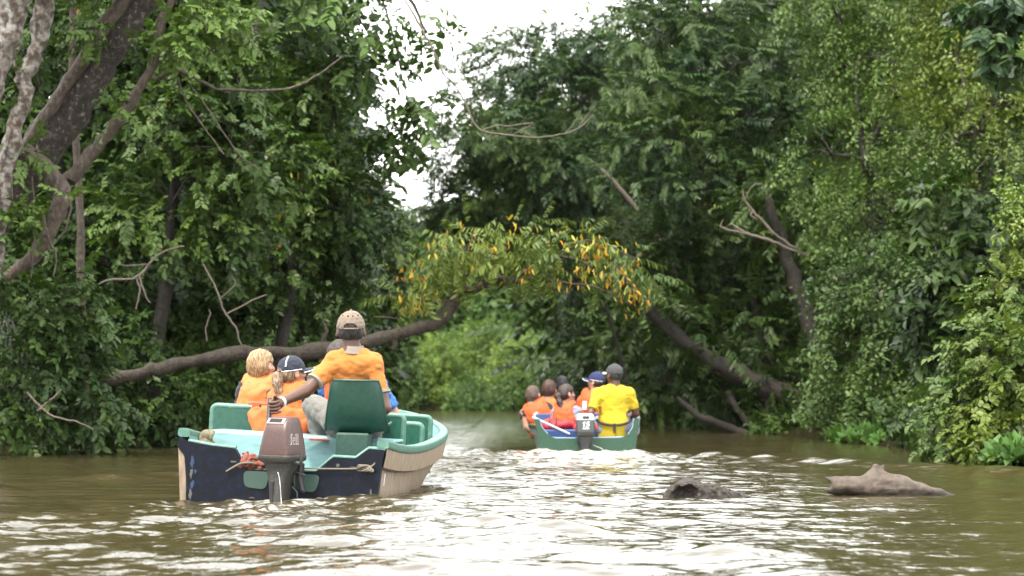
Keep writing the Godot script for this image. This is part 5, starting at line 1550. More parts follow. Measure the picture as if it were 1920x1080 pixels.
func facing(yaw: float, pitch_ := 0.0, roll := 0.0) -> Basis:
	# columns: right, up, back of a head or trunk that looks along -z when yaw is 0; yaw > 0 turns it to the right
	return Basis.from_euler(Vector3(deg_to_rad(pitch_), deg_to_rad(-yaw), deg_to_rad(roll)))

# p holds the joints in the world: hip, neck, head (its middle), sl, sr (shoulders), al, ar ([elbow, wrist]), kl, kr (knees), fl, fr (ankles)
func person(label: String, p: Dictionary, group := "") -> Node3D:
	var hip: Vector3 = p.hip
	var base := Vector3(hip.x, hip.y - 0.12, hip.z)
	var o := thing("person", label, "person", base, group)
	var s: float = p.get("scale", 1.0)
	var cell: float = p.get("cell", 0.014)
	var hcell: float = p.get("hcell", 0.006)
	var neck: Vector3 = p.neck
	var up := (neck - hip).normalized()
	var sl: Vector3 = p.sl
	var sr: Vector3 = p.sr
	var right := (sr - sl).normalized()
	var fwd := up.cross(right).normalized()
	right = fwd.cross(up)
	var head: Vector3 = p.head
	var hb: Basis = p.face
	var chest := neck - up * 0.15 * s
	var tr: float = 0.165 * s * p.get("girth", 1.0)
	var hl := hip - right * 0.085 * s
	var hr := hip + right * 0.085 * s
	var fold := FastNoiseLite.new()
	fold.seed = hash(label) % 1000; fold.frequency = 5.0; fold.fractal_type = FastNoiseLite.FRACTAL_RIDGED; fold.fractal_octaves = 2
	var pts := [hip, neck, head, sl, sr, p.al[0], p.al[1], p.ar[0], p.ar[1], p.kl, p.kr, p.fl, p.fr]
	var lo := hip
	var hi := hip
	for q in pts:
		lo = lo.min(q); hi = hi.max(q)
	lo -= Vector3.ONE * 0.14; hi += Vector3.ONE * 0.14
	# body, with head and hands on finer grids of their own
	var f := Field.new(lo, hi, cell)
	f.cap(hl, hr, 0.115 * s, 0.115 * s, 0.03)
	f.cap(hip, chest, tr * 0.9, tr * 0.97, 0.04, fwd, 1.45)
	f.cap(sl, sr, 0.055 * s, 0.055 * s, 0.07 * s)
	f.cap(neck - up * 0.06 * s, head - hb.y * 0.03 * s, 0.062 * s, 0.05 * s, 0.04 * s)
	for a in [[sl, p.al], [sr, p.ar]]:
		f.cap(a[0], a[1][0], 0.05 * s, 0.041 * s, 0.03)
		f.cap(a[1][0], a[1][1], 0.041 * s, 0.028 * s, 0.012)
	for g in [[hl, p.kl, p.fl], [hr, p.kr, p.fr]]:
		f.cap(g[0], g[1], 0.082 * s, 0.056 * s, 0.03)
		f.cap(g[1], g[2], 0.054 * s, 0.036 * s, 0.012)
		f.cap(g[2], g[2] + fwd * 0.14 * s - Vector3(0, 0.03, 0), 0.036 * s, 0.028 * s, 0.01)
	var b := Buf.new()
	f.into(b, base)
	# head
	var hf := Field.new(head - Vector3.ONE * 0.155 * s, head + Vector3.ONE * 0.155 * s, hcell)
	var hp := func(x: float, y: float, z: float) -> Vector3: return head + hb * (Vector3(x, y, z) * s)
	hf.ell(hp.call(0, 0.03, 0.012), Vector3(0.074, 0.085, 0.095) * s, hb, 0.02)
	hf.ell(hp.call(0, -0.045, -0.03), Vector3(0.056, 0.066, 0.058) * s, hb, 0.03)
	hf.cap(hp.call(0, -0.02, 0.02), hp.call(0, -0.13, 0.035), 0.055 * s, 0.055 * s, 0.02)
	hf.cap(hp.call(0, 0.012, -0.082), hp.call(0, -0.022, -0.1), 0.009 * s, 0.014 * s, 0.012)
	for e in [-1.0, 1.0]:
		hf.ell(hp.call(e * 0.031, 0.012, -0.088), Vector3(0.017, 0.012, 0.014) * s, hb, 0.01, true)
		hf.ell(hp.call(e * 0.040, -0.018, -0.06), Vector3(0.026, 0.022, 0.024) * s, hb, 0.02)
		hf.ell(hp.call(e * 0.085, -0.002, 0.008), Vector3(0.010, 0.033, 0.020) * s, hb * Basis.from_euler(Vector3(0.15, e * -0.45, e * 0.15)), 0.006)
		hf.ell(hp.call(e * 0.096, 0.002, 0.002), Vector3(0.005, 0.016, 0.009) * s, hb * Basis.from_euler(Vector3(0.15, e * -0.45, 0)), 0.004, true)
	hf.cap(hp.call(-0.02, -0.055, -0.083), hp.call(0.02, -0.055, -0.083), 0.008 * s, 0.008 * s, 0.01)
	hf.cap(hp.call(0, -0.088, -0.065), hp.call(0, -0.09, -0.068), 0.018 * s, 0.018 * s, 0.02)
	hf.into(b, base)
	for h in [[p.al, p.get("hl", ""), -1.0], [p.ar, p.get("hr", ""), 1.0]]:
		hand(b, base, h[0][0], h[0][1], h[1], h[2], s, p.get("fcell", 0.005))
	obj("body", b, p.skin, o)
	# face details
	for e in [-1.0, 1.0]:
		b = Buf.new()
		b.ball(hp.call(e * 0.031, 0.011, -0.079) - base, Vector3.ONE * 0.0115 * s, hb, 8)
		obj("eye", b, M.eye, o)
	b = Buf.new()
	b.ball(hp.call(0, -0.056, -0.088) - base, Vector3(0.022, 0.006, 0.006) * s, hb, 8)
	obj("mouth", b, M.lips, o)
	# trousers
	f = Field.new(lo.min(hip), Vector3(hi.x, maxf(hip.y, maxf(p.kl.y, p.kr.y)) + 0.16, hi.z), cell)
	f.cap(hl, hr, 0.128 * s, 0.128 * s, 0.03)
	f.cap(hip, hip + up * 0.10 * s, tr * 0.97, tr * 0.97, 0.03, fwd, 1.3)
	for g in [[hl, p.kl, p.fl], [hr, p.kr, p.fr]]:
		f.cap(g[0], g[1], 0.098 * s, 0.076 * s, 0.03)
		f.cap(g[1], g[1].lerp(g[2], 0.75), 0.074 * s, 0.062 * s, 0.012)
	f.slice(hip + up * 0.12 * s, up)
	f.rough(fold, 0.005, 1.6)
	f.crease(fold, 0.009, Basis(Vector3(0.4, 1.2, 0.2), Vector3(1.6, 0.4, 0.4), Vector3(0.2, 0.5, 1.1)))
	b = Buf.new()
	f.into(b, base)
	obj("trousers", b, p.trousers, o)
	# shirt
	var sleeve: float = p.get("sleeve", 0.72)
	var slo := hip.min(neck).min(sl).min(sr)
	var shi := hip.max(neck).max(sl).max(sr)
	if sleeve > 0.0:
		for a in [p.al, p.ar]:
			slo = slo.min(a[0]); shi = shi.max(a[0])
			if sleeve > 1.0:
				slo = slo.min(a[1]); shi = shi.max(a[1])
	f = Field.new(slo - Vector3.ONE * 0.22, shi + Vector3.ONE * 0.16, cell)
	var loose: float = p.get("loose", 0.016)
	f.cap(hip + up * 0.02 * s, chest, tr * 0.9 + loose + 0.012, tr * 0.97 + loose, 0.04, fwd, 1.42)
	f.cap(sl, sr, 0.055 * s + loose * 0.7, 0.055 * s + loose * 0.7, 0.08 * s)
	for a in [[sl, p.al], [sr, p.ar]]:
		f.cap(a[0], a[1][0], 0.05 * s + loose * 0.9, 0.044 * s + loose * 1.3, 0.035)
		if sleeve > 1.0: f.cap(a[1][0], a[1][1], 0.042 * s + loose, 0.032 * s + loose, 0.015)
	f.cap(neck - up * 0.03, neck + up * 0.012, 0.07 * s, 0.058 * s, 0.05 * s)
	f.rough(fold, p.get("fold", 0.012), 1.2, Vector3(1, 1.5, 1))
	f.rough(fold, p.get("fold", 0.012) * 0.5, 2.6)
	f.crease(fold, p.get("crease", 0.010), Basis(Vector3(0.5, 0.9, 0.2), Vector3(1.5, 0.35, 0.3), Vector3(0.2, 0.4, 1.0)))
	if p.get("hem", 0.05) > 0.1: f.cap(hip - up * 0.08, hip + up * 0.06, tr * 0.9 + loose + 0.016, tr * 0.9 + loose + 0.014, 0.03, fwd, 1.2)
	for a in [[sl, p.al], [sr, p.ar]]:
		if sleeve <= 1.0:
			var dir: Vector3 = (a[1][0] - a[0]).normalized()
			f.slice(a[0].lerp(a[1][0], sleeve), dir, 0.14)
			f.cap(a[0].lerp(a[1][0], sleeve) + dir * 0.082, a[1][0].lerp(a[1][1], 0.6), 0.075, 0.075, 0.01, Vector3.ZERO, 1.0, true)
	f.slice(neck + up * 0.02 * s, (up * 0.9 + fwd * 0.3).normalized())
	f.slice(hip - up * p.get("hem", 0.05) * s, -up)
	b = Buf.new()
	f.into(b, base)
	obj("shirt", b, p.shirt, o)
	if p.has("cuff"):
		for a in [[sl, p.al], [sr, p.ar]]:
			var dir: Vector3 = (a[1][0] - a[0]).normalized()
			var c: Vector3 = a[0].lerp(a[1][0], sleeve) - dir * 0.012
			b = Buf.new()
			b.tube([c - dir * 0.003 - base, c + dir * 0.006 - base, c + dir * 0.014 - base], [0.0625, 0.0635, 0.0625], 20)
			obj("cuff", b, p.cuff, o)
		b = Buf.new()
		var rings := []
		for k in 4:
			var ring := []
			for q in 20:
				var a := TAU * q / 20.0
				var rr: float = [0.055, 0.059, 0.068, 0.080][k]
				var hh: float = [0.034, 0.038, 0.014, -0.006][k]
				var u := right * cos(a) - fwd * sin(a)
				ring.append(neck + up * (hh + 0.014 * sin(a)) + u * rr + up * -0.004 - base)
			rings.append(ring)
		b.loft(rings, true)
		obj("collar", b, p.cuff, o)
	# life vest
	if p.has("vest"):
		f = Field.new(hip.min(neck).min(sl).min(sr) - Vector3.ONE * 0.22, hip.max(neck).max(sl).max(sr) + Vector3.ONE * 0.2, cell)
		var low: float = p.get("vest_low", 0.04)
		f.cap(hip + up * (low + 0.04) * s, chest + up * 0.03 * s, tr + 0.034, tr + 0.018, 0.04, fwd, 1.12)
		for e in [-1.0, 1.0]:
			f.cap(chest + right * e * 0.085 * s - fwd * 0.05, neck + right * e * 0.085 * s + up * 0.005, 0.062 * s, 0.05 * s, 0.04)
			f.cap(neck + right * e * 0.085 * s + up * 0.005, chest + right * e * 0.085 * s + fwd * 0.09, 0.05 * s, 0.06 * s, 0.04)
		f.cap(neck + right * -0.09 * s - up * 0.01, neck + right * 0.09 * s - up * 0.01 - fwd * 0.02, 0.052 * s, 0.052 * s, 0.04)
		f.rough(fold, 0.01, 1.5)
		f.cap(neck - up * 0.05, neck + up * 0.3, 0.058 * s, 0.07 * s, 0.01, Vector3.ZERO, 1.0, true)
		for a in [[sl, p.al, -1.0], [sr, p.ar, 1.0]]:
			f.cap(a[0] + right * float(a[2]) * 0.03, a[1][0], 0.076 * s, 0.072 * s, 0.01, Vector3.ZERO, 1.0, true)
		f.slice(hip + up * low * s, -up)
		b = Buf.new()
		f.into(b, base)
		var v := obj("life_vest", b, p.vest, o)
		# seams, webbing and the reflecting patch on its back
		b = Buf.new()
		for h in p.get("webbing", [0.16]):
			var ring := []
			var rr := []
			for q in 25:
				var a := TAU * q / 24.0
				ring.append(hip + up * h * s + right * cos(a) * (tr + 0.036) + fwd * sin(a) * (tr + 0.036) / 1.12 - base)
				rr.append(0.008)
			b.tube(ring, rr, 5)
		if b.v.size(): obj("webbing", b, p.get("web_mat", M.web), v)
		for q in p.get("patch", []):
			# [right, up along the trunk, width, height]
			b = Buf.new()
			var rings2 := []
			for k in 4:
				var row := []
				for j in 6:
					var xx: float = q[0] + q[2] * (j / 5.0 - 0.5)
					var yy: float = q[1] + q[3] * (k / 3.0 - 0.5)
					var bulge := sqrt(maxf(0.0, 1.0 - pow(xx / (tr + 0.04), 2.0)))
					row.append(hip + up * yy * s + right * xx * s - fwd * ((tr + 0.024) / 1.12 * bulge + 0.012) - base)
				rings2.append(row)
			b.loft(rings2, false)
			obj("reflective_patch", b, M.reflective, v)
	# hair
	var style: String = p.get("hair_style", "short")
	if style != "":
		var f2 := Field.new(head - Vector3(0.17, 0.36 if style != "short" else 0.17, 0.17) * s, head + Vector3.ONE * 0.17 * s, hcell)
		var thick: float = p.get("thick", 0.012)
		f2.ell(hp.call(0, 0.032, 0.014), (Vector3(0.074, 0.085, 0.096) + Vector3.ONE * thick) * s, hb, 0.02)
		f2.cap(hp.call(-0.032, -0.012, 0.05), hp.call(0.032, -0.012, 0.05), 0.042 * s + thick * 0.6, 0.042 * s + thick * 0.6, 0.03)
		f2.cap(hp.call(0, -0.02, 0.05), hp.call(0, -0.065, 0.05), 0.046 * s + thick * 0.3, 0.036 * s + thick * 0.3, 0.03)
		if style == "tail":
			f2.cap(hp.call(0, -0.005, 0.10), hp.call(0.0, -0.02, 0.135), 0.03 * s, 0.034 * s, 0.02)
			var prev: Vector3 = hp.call(0.0, -0.02, 0.135)
			var tails: Array = p.get("tail", [Vector3(0.01, -0.09, 0.15), Vector3(0.0, -0.16, 0.14), Vector3(-0.01, -0.22, 0.13)])
			for k in tails.size():
				var e: Vector3 = hp.call(tails[k].x, tails[k].y, tails[k].z)
				f2.cap(prev, e, [0.036, 0.034, 0.026, 0.018][k] * s, [0.034, 0.026, 0.016, 0.01][k] * s, 0.02)
				prev = e
		elif style == "long":
			for q in [[-0.06, 0.05], [0.0, 0.075], [0.06, 0.05]]:
				f2.cap(hp.call(q[0], 0.0, q[1]), hp.call(q[0] * 0.9, -0.16, q[1] + 0.02), 0.042 * s, 0.03 * s, 0.03)
		var strand := FastNoiseLite.new()
		strand.seed = 9; strand.frequency = 60.0; strand.fractal_octaves = 2
		f2.rough(strand, 0.009, 0.8, Vector3(1, 0.16, 1))
		f2.slice(hp.call(0, 0.04, -0.055), hb * Vector3(0, -0.45, -1).normalized(), 0.16 * s)
		f2.ell(hp.call(0, -0.065, -0.075), Vector3(0.12, 0.10, 0.085) * s, hb, 0.01, true)
		for e in [-1.0, 1.0]: f2.ell(hp.call(e * 0.088, -0.004, 0.0), Vector3(0.03, 0.036, 0.026) * s, hb, 0.01, true)
		if style == "short": f2.slice(hp.call(0, p.get("nape", -0.085), 0), hb * Vector3(0, -1, 0.0))
		if p.get("bald", false): f2.slice(hp.call(0, 0.062, 0.02), hb * Vector3(0, 0.9, -0.5).normalized())
		b = Buf.new()
		f2.into(b, base)
		obj("hair", b, p.hair, o)
	# peaked cap
	if p.has("cap"):
		var f3 := Field.new(head - Vector3.ONE * 0.23 * s, head + Vector3.ONE * 0.23 * s, hcell * 0.9)
		f3.ell(hp.call(0, 0.030, 0.012), Vector3(0.092, 0.108, 0.113) * s, hb, 0.01)
		f3.slice(hp.call(0, 0.026, 0), hb * Vector3(0, -1, -0.08).normalized(), 0.2)
		f3.ell(hp.call(0, 0.0, 0.012), Vector3(0.084, 0.085, 0.104) * s, hb, 0.01, true)
		if p.get("gap", true): f3.ell(hp.call(0, 0.030, 0.115), Vector3(0.040, 0.027, 0.05) * s, hb, 0.01, true)
		f3.rough(fold, 0.004, 3.0)
		f3.cap(hp.call(-0.0, 0.137, 0.012), hp.call(0, 0.139, 0.012), 0.008 * s, 0.008 * s, 0.004)
		b = Buf.new()
		f3.into(b, base)
		var cap := obj("cap", b, p.cap, o)
		b = Buf.new()
		var top := []
		var under := []
		var rimp := []
		for k in 7:
			var r := k / 6.0
			var rt := []
			var ru := []
			for j in 13:
				var a := -1.25 + 2.5 * j / 12.0
				var inner_ := Vector3(sin(a) * 0.088, 0.030, 0.012 - cos(a) * 0.108)
				var outer_ := Vector3(sin(a) * 0.086, 0.030, 0.0 - cos(a) * 0.108 - 0.075 * pow(maxf(cos(a * 1.15), 0.0), 0.6))
				var q := inner_.lerp(outer_, r)
				q.y += 0.012 * r * cos(a) - 0.022 * absf(sin(a)) * r - 0.008 * r
				rt.append(hp.call(q.x, q.y + 0.003, q.z) - base); ru.append(hp.call(q.x, q.y - 0.003, q.z) - base)
				if k == 6: rimp.append(hp.call(q.x, q.y, q.z) - base)
			top.append(rt); under.append(ru)
		b.loft(top, false); b.loft(under, false)
		obj("brim", b, p.get("brim", p.cap), cap)
		b = Buf.new()
		var rr := []
		for q in rimp: rr.append(0.0045 * s)
		b.tube(rimp, rr, 6)
		obj("brim_edge", b, p.get("piping", p.cap), cap)
		if p.has("piping"):
			b = Buf.new()
			var line := []
			var lr := []
			for j in 17:
				var a := 1.1 + (TAU - 2.2) * j / 16.0
				line.append(hp.call(sin(a) * 0.092, 0.028 + 0.08 * 0.08 * cos(a), 0.012 - cos(a) * 0.112) - base); lr.append(0.004 * s)
			b.tube(line, lr, 5)
			for e in p.get("stripes", []):
				line = []
				lr = []
				for j in 9:
					var t := 0.25 + 0.95 * j / 8.0
					line.append(hp.call(0.093 * sin(e) * cos(t), 0.030 + 0.109 * sin(t), 0.012 - cos(e) * 0.114 * cos(t)) - base); lr.append(0.0065 * s)
				b.tube(line, lr, 5)
			obj("piping", b, p.piping, cap)
		if p.get("gap", true):
			b = Buf.new()
			var line := []
			var lr := []
			for j in 9:
				var a := PI - 0.42 + 0.84 * j / 8.0
				line.append(hp.call(sin(a) * 0.091, 0.024, 0.012 - cos(a) * 0.112) - base); lr.append(0.006 * s)
			b.tube(line, lr, 6)
			obj("strap", b, p.cap, cap)
			for e in [-1.0, 1.0]:
				for q in [[0.22, 0.75], [0.85, 0.8]]:
					var a: float = PI + e * q[0]
					var dir := Vector3(sin(a) * cos(q[1]) * 0.092, sin(q[1]) * 0.108, -cos(a) * cos(q[1]) * 0.113)
					b = Buf.new()
					b.ball(hp.call(dir.x, dir.y + 0.030, dir.z + 0.012) - base, Vector3.ONE * 0.0052 * s, hb, 6)
					obj("eyelet", b, M.web, cap)
	return o

func hand(b: Buf, base: Vector3, elbow: Vector3, wrist: Vector3, how: String, side: float, s: float, cell: float) -> void:
	# a palm, four unequal fingers and a thumb; "grip" closes them round an upright bar that the palm touches
	var dir := (wrist - elbow).normalized()
	var f := Field.new(wrist - Vector3.ONE * 0.05 + dir * 0.07 - Vector3.ONE * 0.085, wrist + dir * 0.07 + Vector3.ONE * 0.135, cell)
	var down := Vector3.DOWN
	var across := (down - dir * down.dot(dir)).normalized()
	var palm := across.cross(dir).normalized() * side
	if how == "grip":
		# the bar runs upright just past the palm, on its inner side (towards +z of the hand frame)
		var bar := wrist + dir * 0.075 + palm * 0.028
		f.cap(wrist - dir * 0.02, wrist + dir * 0.02, 0.027 * s, 0.028 * s, 0.015)
		for k in 4:
			var o := across * (0.034 - 0.022 * (3 - k) + 0.0)
			f.cap(wrist + dir * 0.012 + o * 0.55, wrist + dir * 0.068 + o - palm * 0.004, 0.017 * s, 0.0135 * s, 0.014)
			var k1 := wrist + dir * 0.072 + o - palm * 0.006
			var k2 := bar + dir * 0.030 + o - palm * 0.018
			var k3 := bar + dir * 0.028 + o + palm * 0.016
			var k4 := bar + dir * 0.002 + o + palm * 0.028
			f.cap(k1, k2, 0.0112 * s, 0.0105 * s, 0.004)
			f.cap(k2, k3, 0.0105 * s, 0.0095 * s, 0.003)
			f.cap(k3, k4, 0.0095 * s, 0.008 * s, 0.003)
		f.cap(wrist + dir * 0.02 - across * 0.02, wrist + dir * 0.05 - across * 0.048 + palm * 0.012, 0.016 * s, 0.0125 * s, 0.014)
		f.cap(wrist + dir * 0.05 - across * 0.048 + palm * 0.012, bar - across * 0.066 + palm * 0.01, 0.0125 * s, 0.010 * s, 0.004)
	else:
		f.cap(wrist - dir * 0.02, wrist + dir * 0.02, 0.027 * s, 0.026 * s, 0.015)
		for k in 4:
			var o := across * (-0.032 + 0.021 * k) * s
			var l: float = [0.068, 0.076, 0.072, 0.056][k] * s
			f.cap(wrist + dir * 0.015 + o * 0.5, wrist + dir * 0.08 * s + o, 0.016 * s, 0.012 * s, 0.014)
			var k1 := wrist + dir * 0.082 * s + o
			var k2 := k1 + (dir * 0.85 + palm * 0.5).normalized() * l * 0.5
			f.cap(k1, k2, 0.0095 * s, 0.0085 * s, 0.004)
			f.cap(k2, k2 + (dir * 0.45 + palm * 0.9).normalized() * l * 0.5, 0.0085 * s, 0.007 * s, 0.003)
		f.cap(wrist + dir * 0.02 - across * 0.02, wrist + dir * 0.055 * s - across * 0.05 * s + palm * 0.015, 0.015 * s, 0.011 * s, 0.012)
		f.cap(wrist + dir * 0.055 * s - across * 0.05 * s + palm * 0.015, wrist + dir * 0.085 * s - across * 0.052 * s + palm * 0.03, 0.011 * s, 0.0085 * s, 0.004)
	f.into(b, base)

func seat(p: Dictionary) -> Dictionary:
	# fills in what the boat hides: legs forward and down, hands in the lap
	var up: Vector3 = (p.neck - p.hip).normalized()
	var right: Vector3 = (p.sr - p.sl).normalized()
	var fwd: Vector3 = up.cross(right).normalized()
	fwd = Vector3(fwd.x, 0, fwd.z).normalized()
	var s: float = p.get("scale", 1.0)
	var fl: float = p.get("floor", 0.12)
	for e in [["kl", "fl", -1.0], ["kr", "fr", 1.0]]:
		if not p.has(e[0]): p[e[0]] = p.hip + right * float(e[2]) * 0.1 * s + fwd * 0.36 * s + Vector3(0, 0.06, 0)
		if not p.has(e[1]):
			var k: Vector3 = p[e[0]]
			p[e[1]] = Vector3(k.x, maxf(fl + 0.05, k.y - 0.42 * s), k.z) + fwd * 0.05
	for e in [["al", "sl", -1.0], ["ar", "sr", 1.0]]:
		var sh: Vector3 = p[e[1]]
		if not p.has(e[0]):
			var el: Vector3 = sh - up * 0.25 * s + right * float(e[2]) * 0.045 * s + fwd * 0.02
			p[e[0]] = [el, el + (fwd * 0.9 - right * float(e[2]) * 0.45 + up * 0.1).normalized() * 0.21 * s]
	return p

func people() -> void:
	M.eye = paint(lin(0.02, 0.013, 0.01), 0.2)
	M.lips = paint(lin(0.32, 0.11, 0.09), 0.6)
	M.web = paint(lin(0.02, 0.02, 0.022), 0.8)
	M.reflective = paint(lin(0.75, 0.76, 0.78), 0.35)
	var dark_skin := paint(lin(0.105, 0.043, 0.024), 0.45, {"subsurf_scatter_enabled": true, "subsurf_scatter_strength": 0.1})
	var fair := paint(lin(0.46, 0.235, 0.16), 0.5, {"subsurf_scatter_enabled": true, "subsurf_scatter_strength": 0.15})
	var tan_ := paint(lin(0.36, 0.19, 0.12), 0.5)
	var orange := cloth_mat(lin(0.86, 0.16, 0.018), 0.7)
	var peach := cloth_mat(lin(0.90, 0.215, 0.045), 0.7)
	var deep_orange := cloth_mat(lin(0.80, 0.105, 0.012), 0.7)
	var dark_cloth := cloth_mat(lin(0.014, 0.016, 0.024))
	var grey_trousers := cloth_mat(lin(0.185, 0.18, 0.165))
	var jeans := cloth_mat(lin(0.03, 0.045, 0.09))
	var strap_orange := paint(lin(0.55, 0.075, 0.012), 0.8)
	var near := "people in the near boat"
	var far := "people in the far boat"
	person("person in an orange polo and beige cap steering from the green chair, seen from behind", seat({
		"hip": at(664, 790, 13.83), "nape": -0.045, "hem": 0.10, "neck": at(664, 657, 13.66), "head": at(658, 622, 13.68), "face": facing(-2, 4), "sl": at(626, 681, 13.68), "sr": at(699, 681, 13.66),
		"al": [at(572, 734, 13.52), at(526, 755, 13.335)], "ar": [at(722, 765, 13.62), at(690, 795, 13.85)], "hl": "grip", "kl": at(588, 760, 14.05), "kr": at(705, 775, 14.2), "fl": at(612, 880, 14.1), "fr": at(690, 880, 14.2),
		"cell": 0.011, "hcell": 0.0045, "fcell": 0.0032, "skin": dark_skin, "hair": paint(lin(0.006, 0.005, 0.004), 0.6), "thick": 0.006, "shirt": cloth_mat(lin(0.58, 0.195, 0.03)), "cuff": cloth_mat(lin(0.30, 0.26, 0.22)), "trousers": grey_trousers, "cap": cloth_mat(lin(0.215, 0.16, 0.12)), "girth": 1.0, "sleeve": 0.68, "loose": 0.016, "fold": 0.007}), near)
	person("person with short blond hair in a pale orange life vest over a dark shirt", seat({
		"hip": at(490, 802, 14.62), "neck": at(491, 715, 14.6), "head": at(491, 688, 14.6), "face": facing(35, 0, 4), "sl": at(465, 732, 14.62), "sr": at(517, 730, 14.58), "al": [at(455, 785, 14.64), at(470, 800, 14.8)],
		"scale": 0.93, "cell": 0.012, "hcell": 0.005, "skin": fair, "hair": worn([[0.25, lin(0.11, 0.06, 0.027)], [0.5, lin(0.30, 0.18, 0.08)], [0.75, lin(0.52, 0.36, 0.19)]], 0.55, Vector3(5, 1.1, 5), 0.04, 111, 2.0), "thick": 0.016, "shirt": dark_cloth, "sleeve": 0.95, "loose": 0.03, "trousers": dark_cloth, "vest": peach, "vest_low": 0.06, "web_mat": strap_orange, "webbing": [0.13]}), near)
	person("person with a fair ponytail and a navy cap with white piping, looking right", seat({
		"hip": at(540, 805, 14.35), "neck": at(543, 727, 14.33), "head": at(549, 700, 14.32), "face": facing(58, 4, -2), "sl": at(516, 745, 14.36), "sr": at(571, 742, 14.28), "tail": [Vector3(0.03, -0.07, 0.15), Vector3(0.045, -0.125, 0.145), Vector3(0.05, -0.165, 0.13)],
		"scale": 0.88, "cell": 0.012, "hcell": 0.0045, "skin": fair, "hair": worn([[0.25, lin(0.08, 0.046, 0.027)], [0.5, lin(0.20, 0.12, 0.065)], [0.75, lin(0.40, 0.28, 0.17)]], 0.55, Vector3(5, 1.1, 5), 0.04, 112, 2.0), "hair_style": "tail", "thick": 0.008, "shirt": dark_cloth, "sleeve": 0.5, "trousers": jeans, "vest": orange, "vest_low": 0.04, "web_mat": strap_orange, "webbing": [0.11], "cap": cloth_mat(lin(0.012, 0.018, 0.038)), "piping": paint(lin(0.75, 0.76, 0.8), 0.7), "stripes": [2.35]}), near)
	person("person in a bright blue shirt and orange vest, mostly hidden behind the steersman", seat({
		"hip": at(662, 810, 15.1), "neck": at(652, 700, 15.05), "head": at(637, 671, 15.05), "face": facing(5, 6), "sl": at(612, 722, 15.1), "sr": at(708, 718, 15.05), "ar": [at(738, 775, 15.1), at(752, 800, 15.25)],
		"cell": 0.013, "hcell": 0.006, "skin": fair, "hair": paint(lin(0.028, 0.017, 0.011), 0.6), "thick": 0.014, "shirt": cloth_mat(lin(0.02, 0.14, 0.44)), "sleeve": 0.85, "loose": 0.02, "trousers": dark_cloth, "vest": deep_orange}), near)
	# the far boat
	var fc := {"cell": 0.017, "hcell": 0.008, "fcell": 0.008}
	var add := func(d: Dictionary) -> Dictionary:
		d.merge(fc)
		return seat(d)
	person("person in a yellow shirt and dark grey cap steering the green boat", add.call({
		"hip": at(1151, 803, 24.75), "neck": at(1152, 723, 24.7), "head": at(1151, 704, 24.7), "face": facing(-38, 2), "sl": at(1121, 738, 24.72), "sr": at(1180, 737, 24.68), "al": [at(1107, 777, 24.62), at(1102, 786, 24.45)], "ar": [at(1192, 775, 24.75), at(1180, 795, 24.95)], "kr": at(1189, 778, 24.98), "kl": at(1125, 790, 25.0),
		"skin": dark_skin, "hair": paint(lin(0.006, 0.005, 0.004), 0.6), "thick": 0.006, "shirt": cloth_mat(lin(0.62, 0.46, 0.012)), "trousers": cloth_mat(lin(0.30, 0.31, 0.35)), "cap": cloth_mat(lin(0.05, 0.05, 0.055)), "brim": paint(lin(0.4, 0.4, 0.4), 0.8), "gap": false, "sleeve": 0.75, "loose": 0.022, "fold": 0.009, "hem": 0.15, "nape": -0.05}), far)
	person("person with a shaven head in an orange vest leaning out over the side", add.call({
		"hip": at(1022, 800, 25.85), "neck": at(1000, 762, 25.8), "head": at(1000, 741, 25.8), "face": facing(28, 0), "sl": at(983, 775, 25.8), "sr": at(1025, 766, 25.8), "al": [at(988, 800, 25.75), at(1004, 812, 25.7)], "girth": 1.1,
		"skin": tan_, "hair": paint(lin(0.085, 0.055, 0.042), 0.7), "thick": 0.004, "shirt": dark_cloth, "sleeve": 0.4, "trousers": jeans, "vest": deep_orange, "vest_low": -0.02, "patch": [[-0.01, 0.20, 0.06, 0.1]], "webbing": [0.06]}), far)
	person("person with reddish brown short hair behind the shaven headed one", add.call({
		"hip": at(1036, 808, 26.5), "neck": at(1032, 752, 26.5), "head": at(1030, 732, 26.5), "face": facing(20, -4), "sl": at(1008, 763, 26.5), "sr": at(1052, 760, 26.5),
		"skin": tan_, "hair": paint(lin(0.055, 0.02, 0.012), 0.6), "thick": 0.016, "shirt": paint(lin(0.7, 0.7, 0.7), 0.8), "sleeve": 0.6, "trousers": jeans, "vest": orange}), far)
	person("person with black hair furthest forward, half hidden behind the long haired one", add.call({
		"hip": at(1056, 805, 27.2), "neck": at(1054, 745, 27.2), "head": at(1053, 724, 27.2), "face": facing(0, 0), "sl": at(1034, 758, 27.2), "sr": at(1076, 758, 27.2),
		"skin": tan_, "hair": paint(lin(0.008, 0.007, 0.008), 0.5), "thick": 0.014, "shirt": dark_cloth, "sleeve": 0.6, "trousers": jeans, "vest": orange}), far)
	person("person with long dark brown hair in a braid, looking right", add.call({
		"hip": at(1062, 808, 25.35), "neck": at(1061, 760, 25.35), "head": at(1063, 739, 25.35), "face": facing(65, 2), "sl": at(1043, 772, 25.4), "sr": at(1080, 770, 25.28), "tail": [Vector3(0.03, -0.10, 0.12), Vector3(0.07, -0.19, 0.10), Vector3(0.09, -0.25, 0.085)], "scale": 0.95,
		"skin": fair, "hair": paint(lin(0.03, 0.013, 0.009), 0.5), "hair_style": "tail", "thick": 0.014, "shirt": cloth_mat(lin(0.3, 0.33, 0.45)), "sleeve": 0.5, "trousers": jeans, "vest": deep_orange, "webbing": [0.12]}), far)
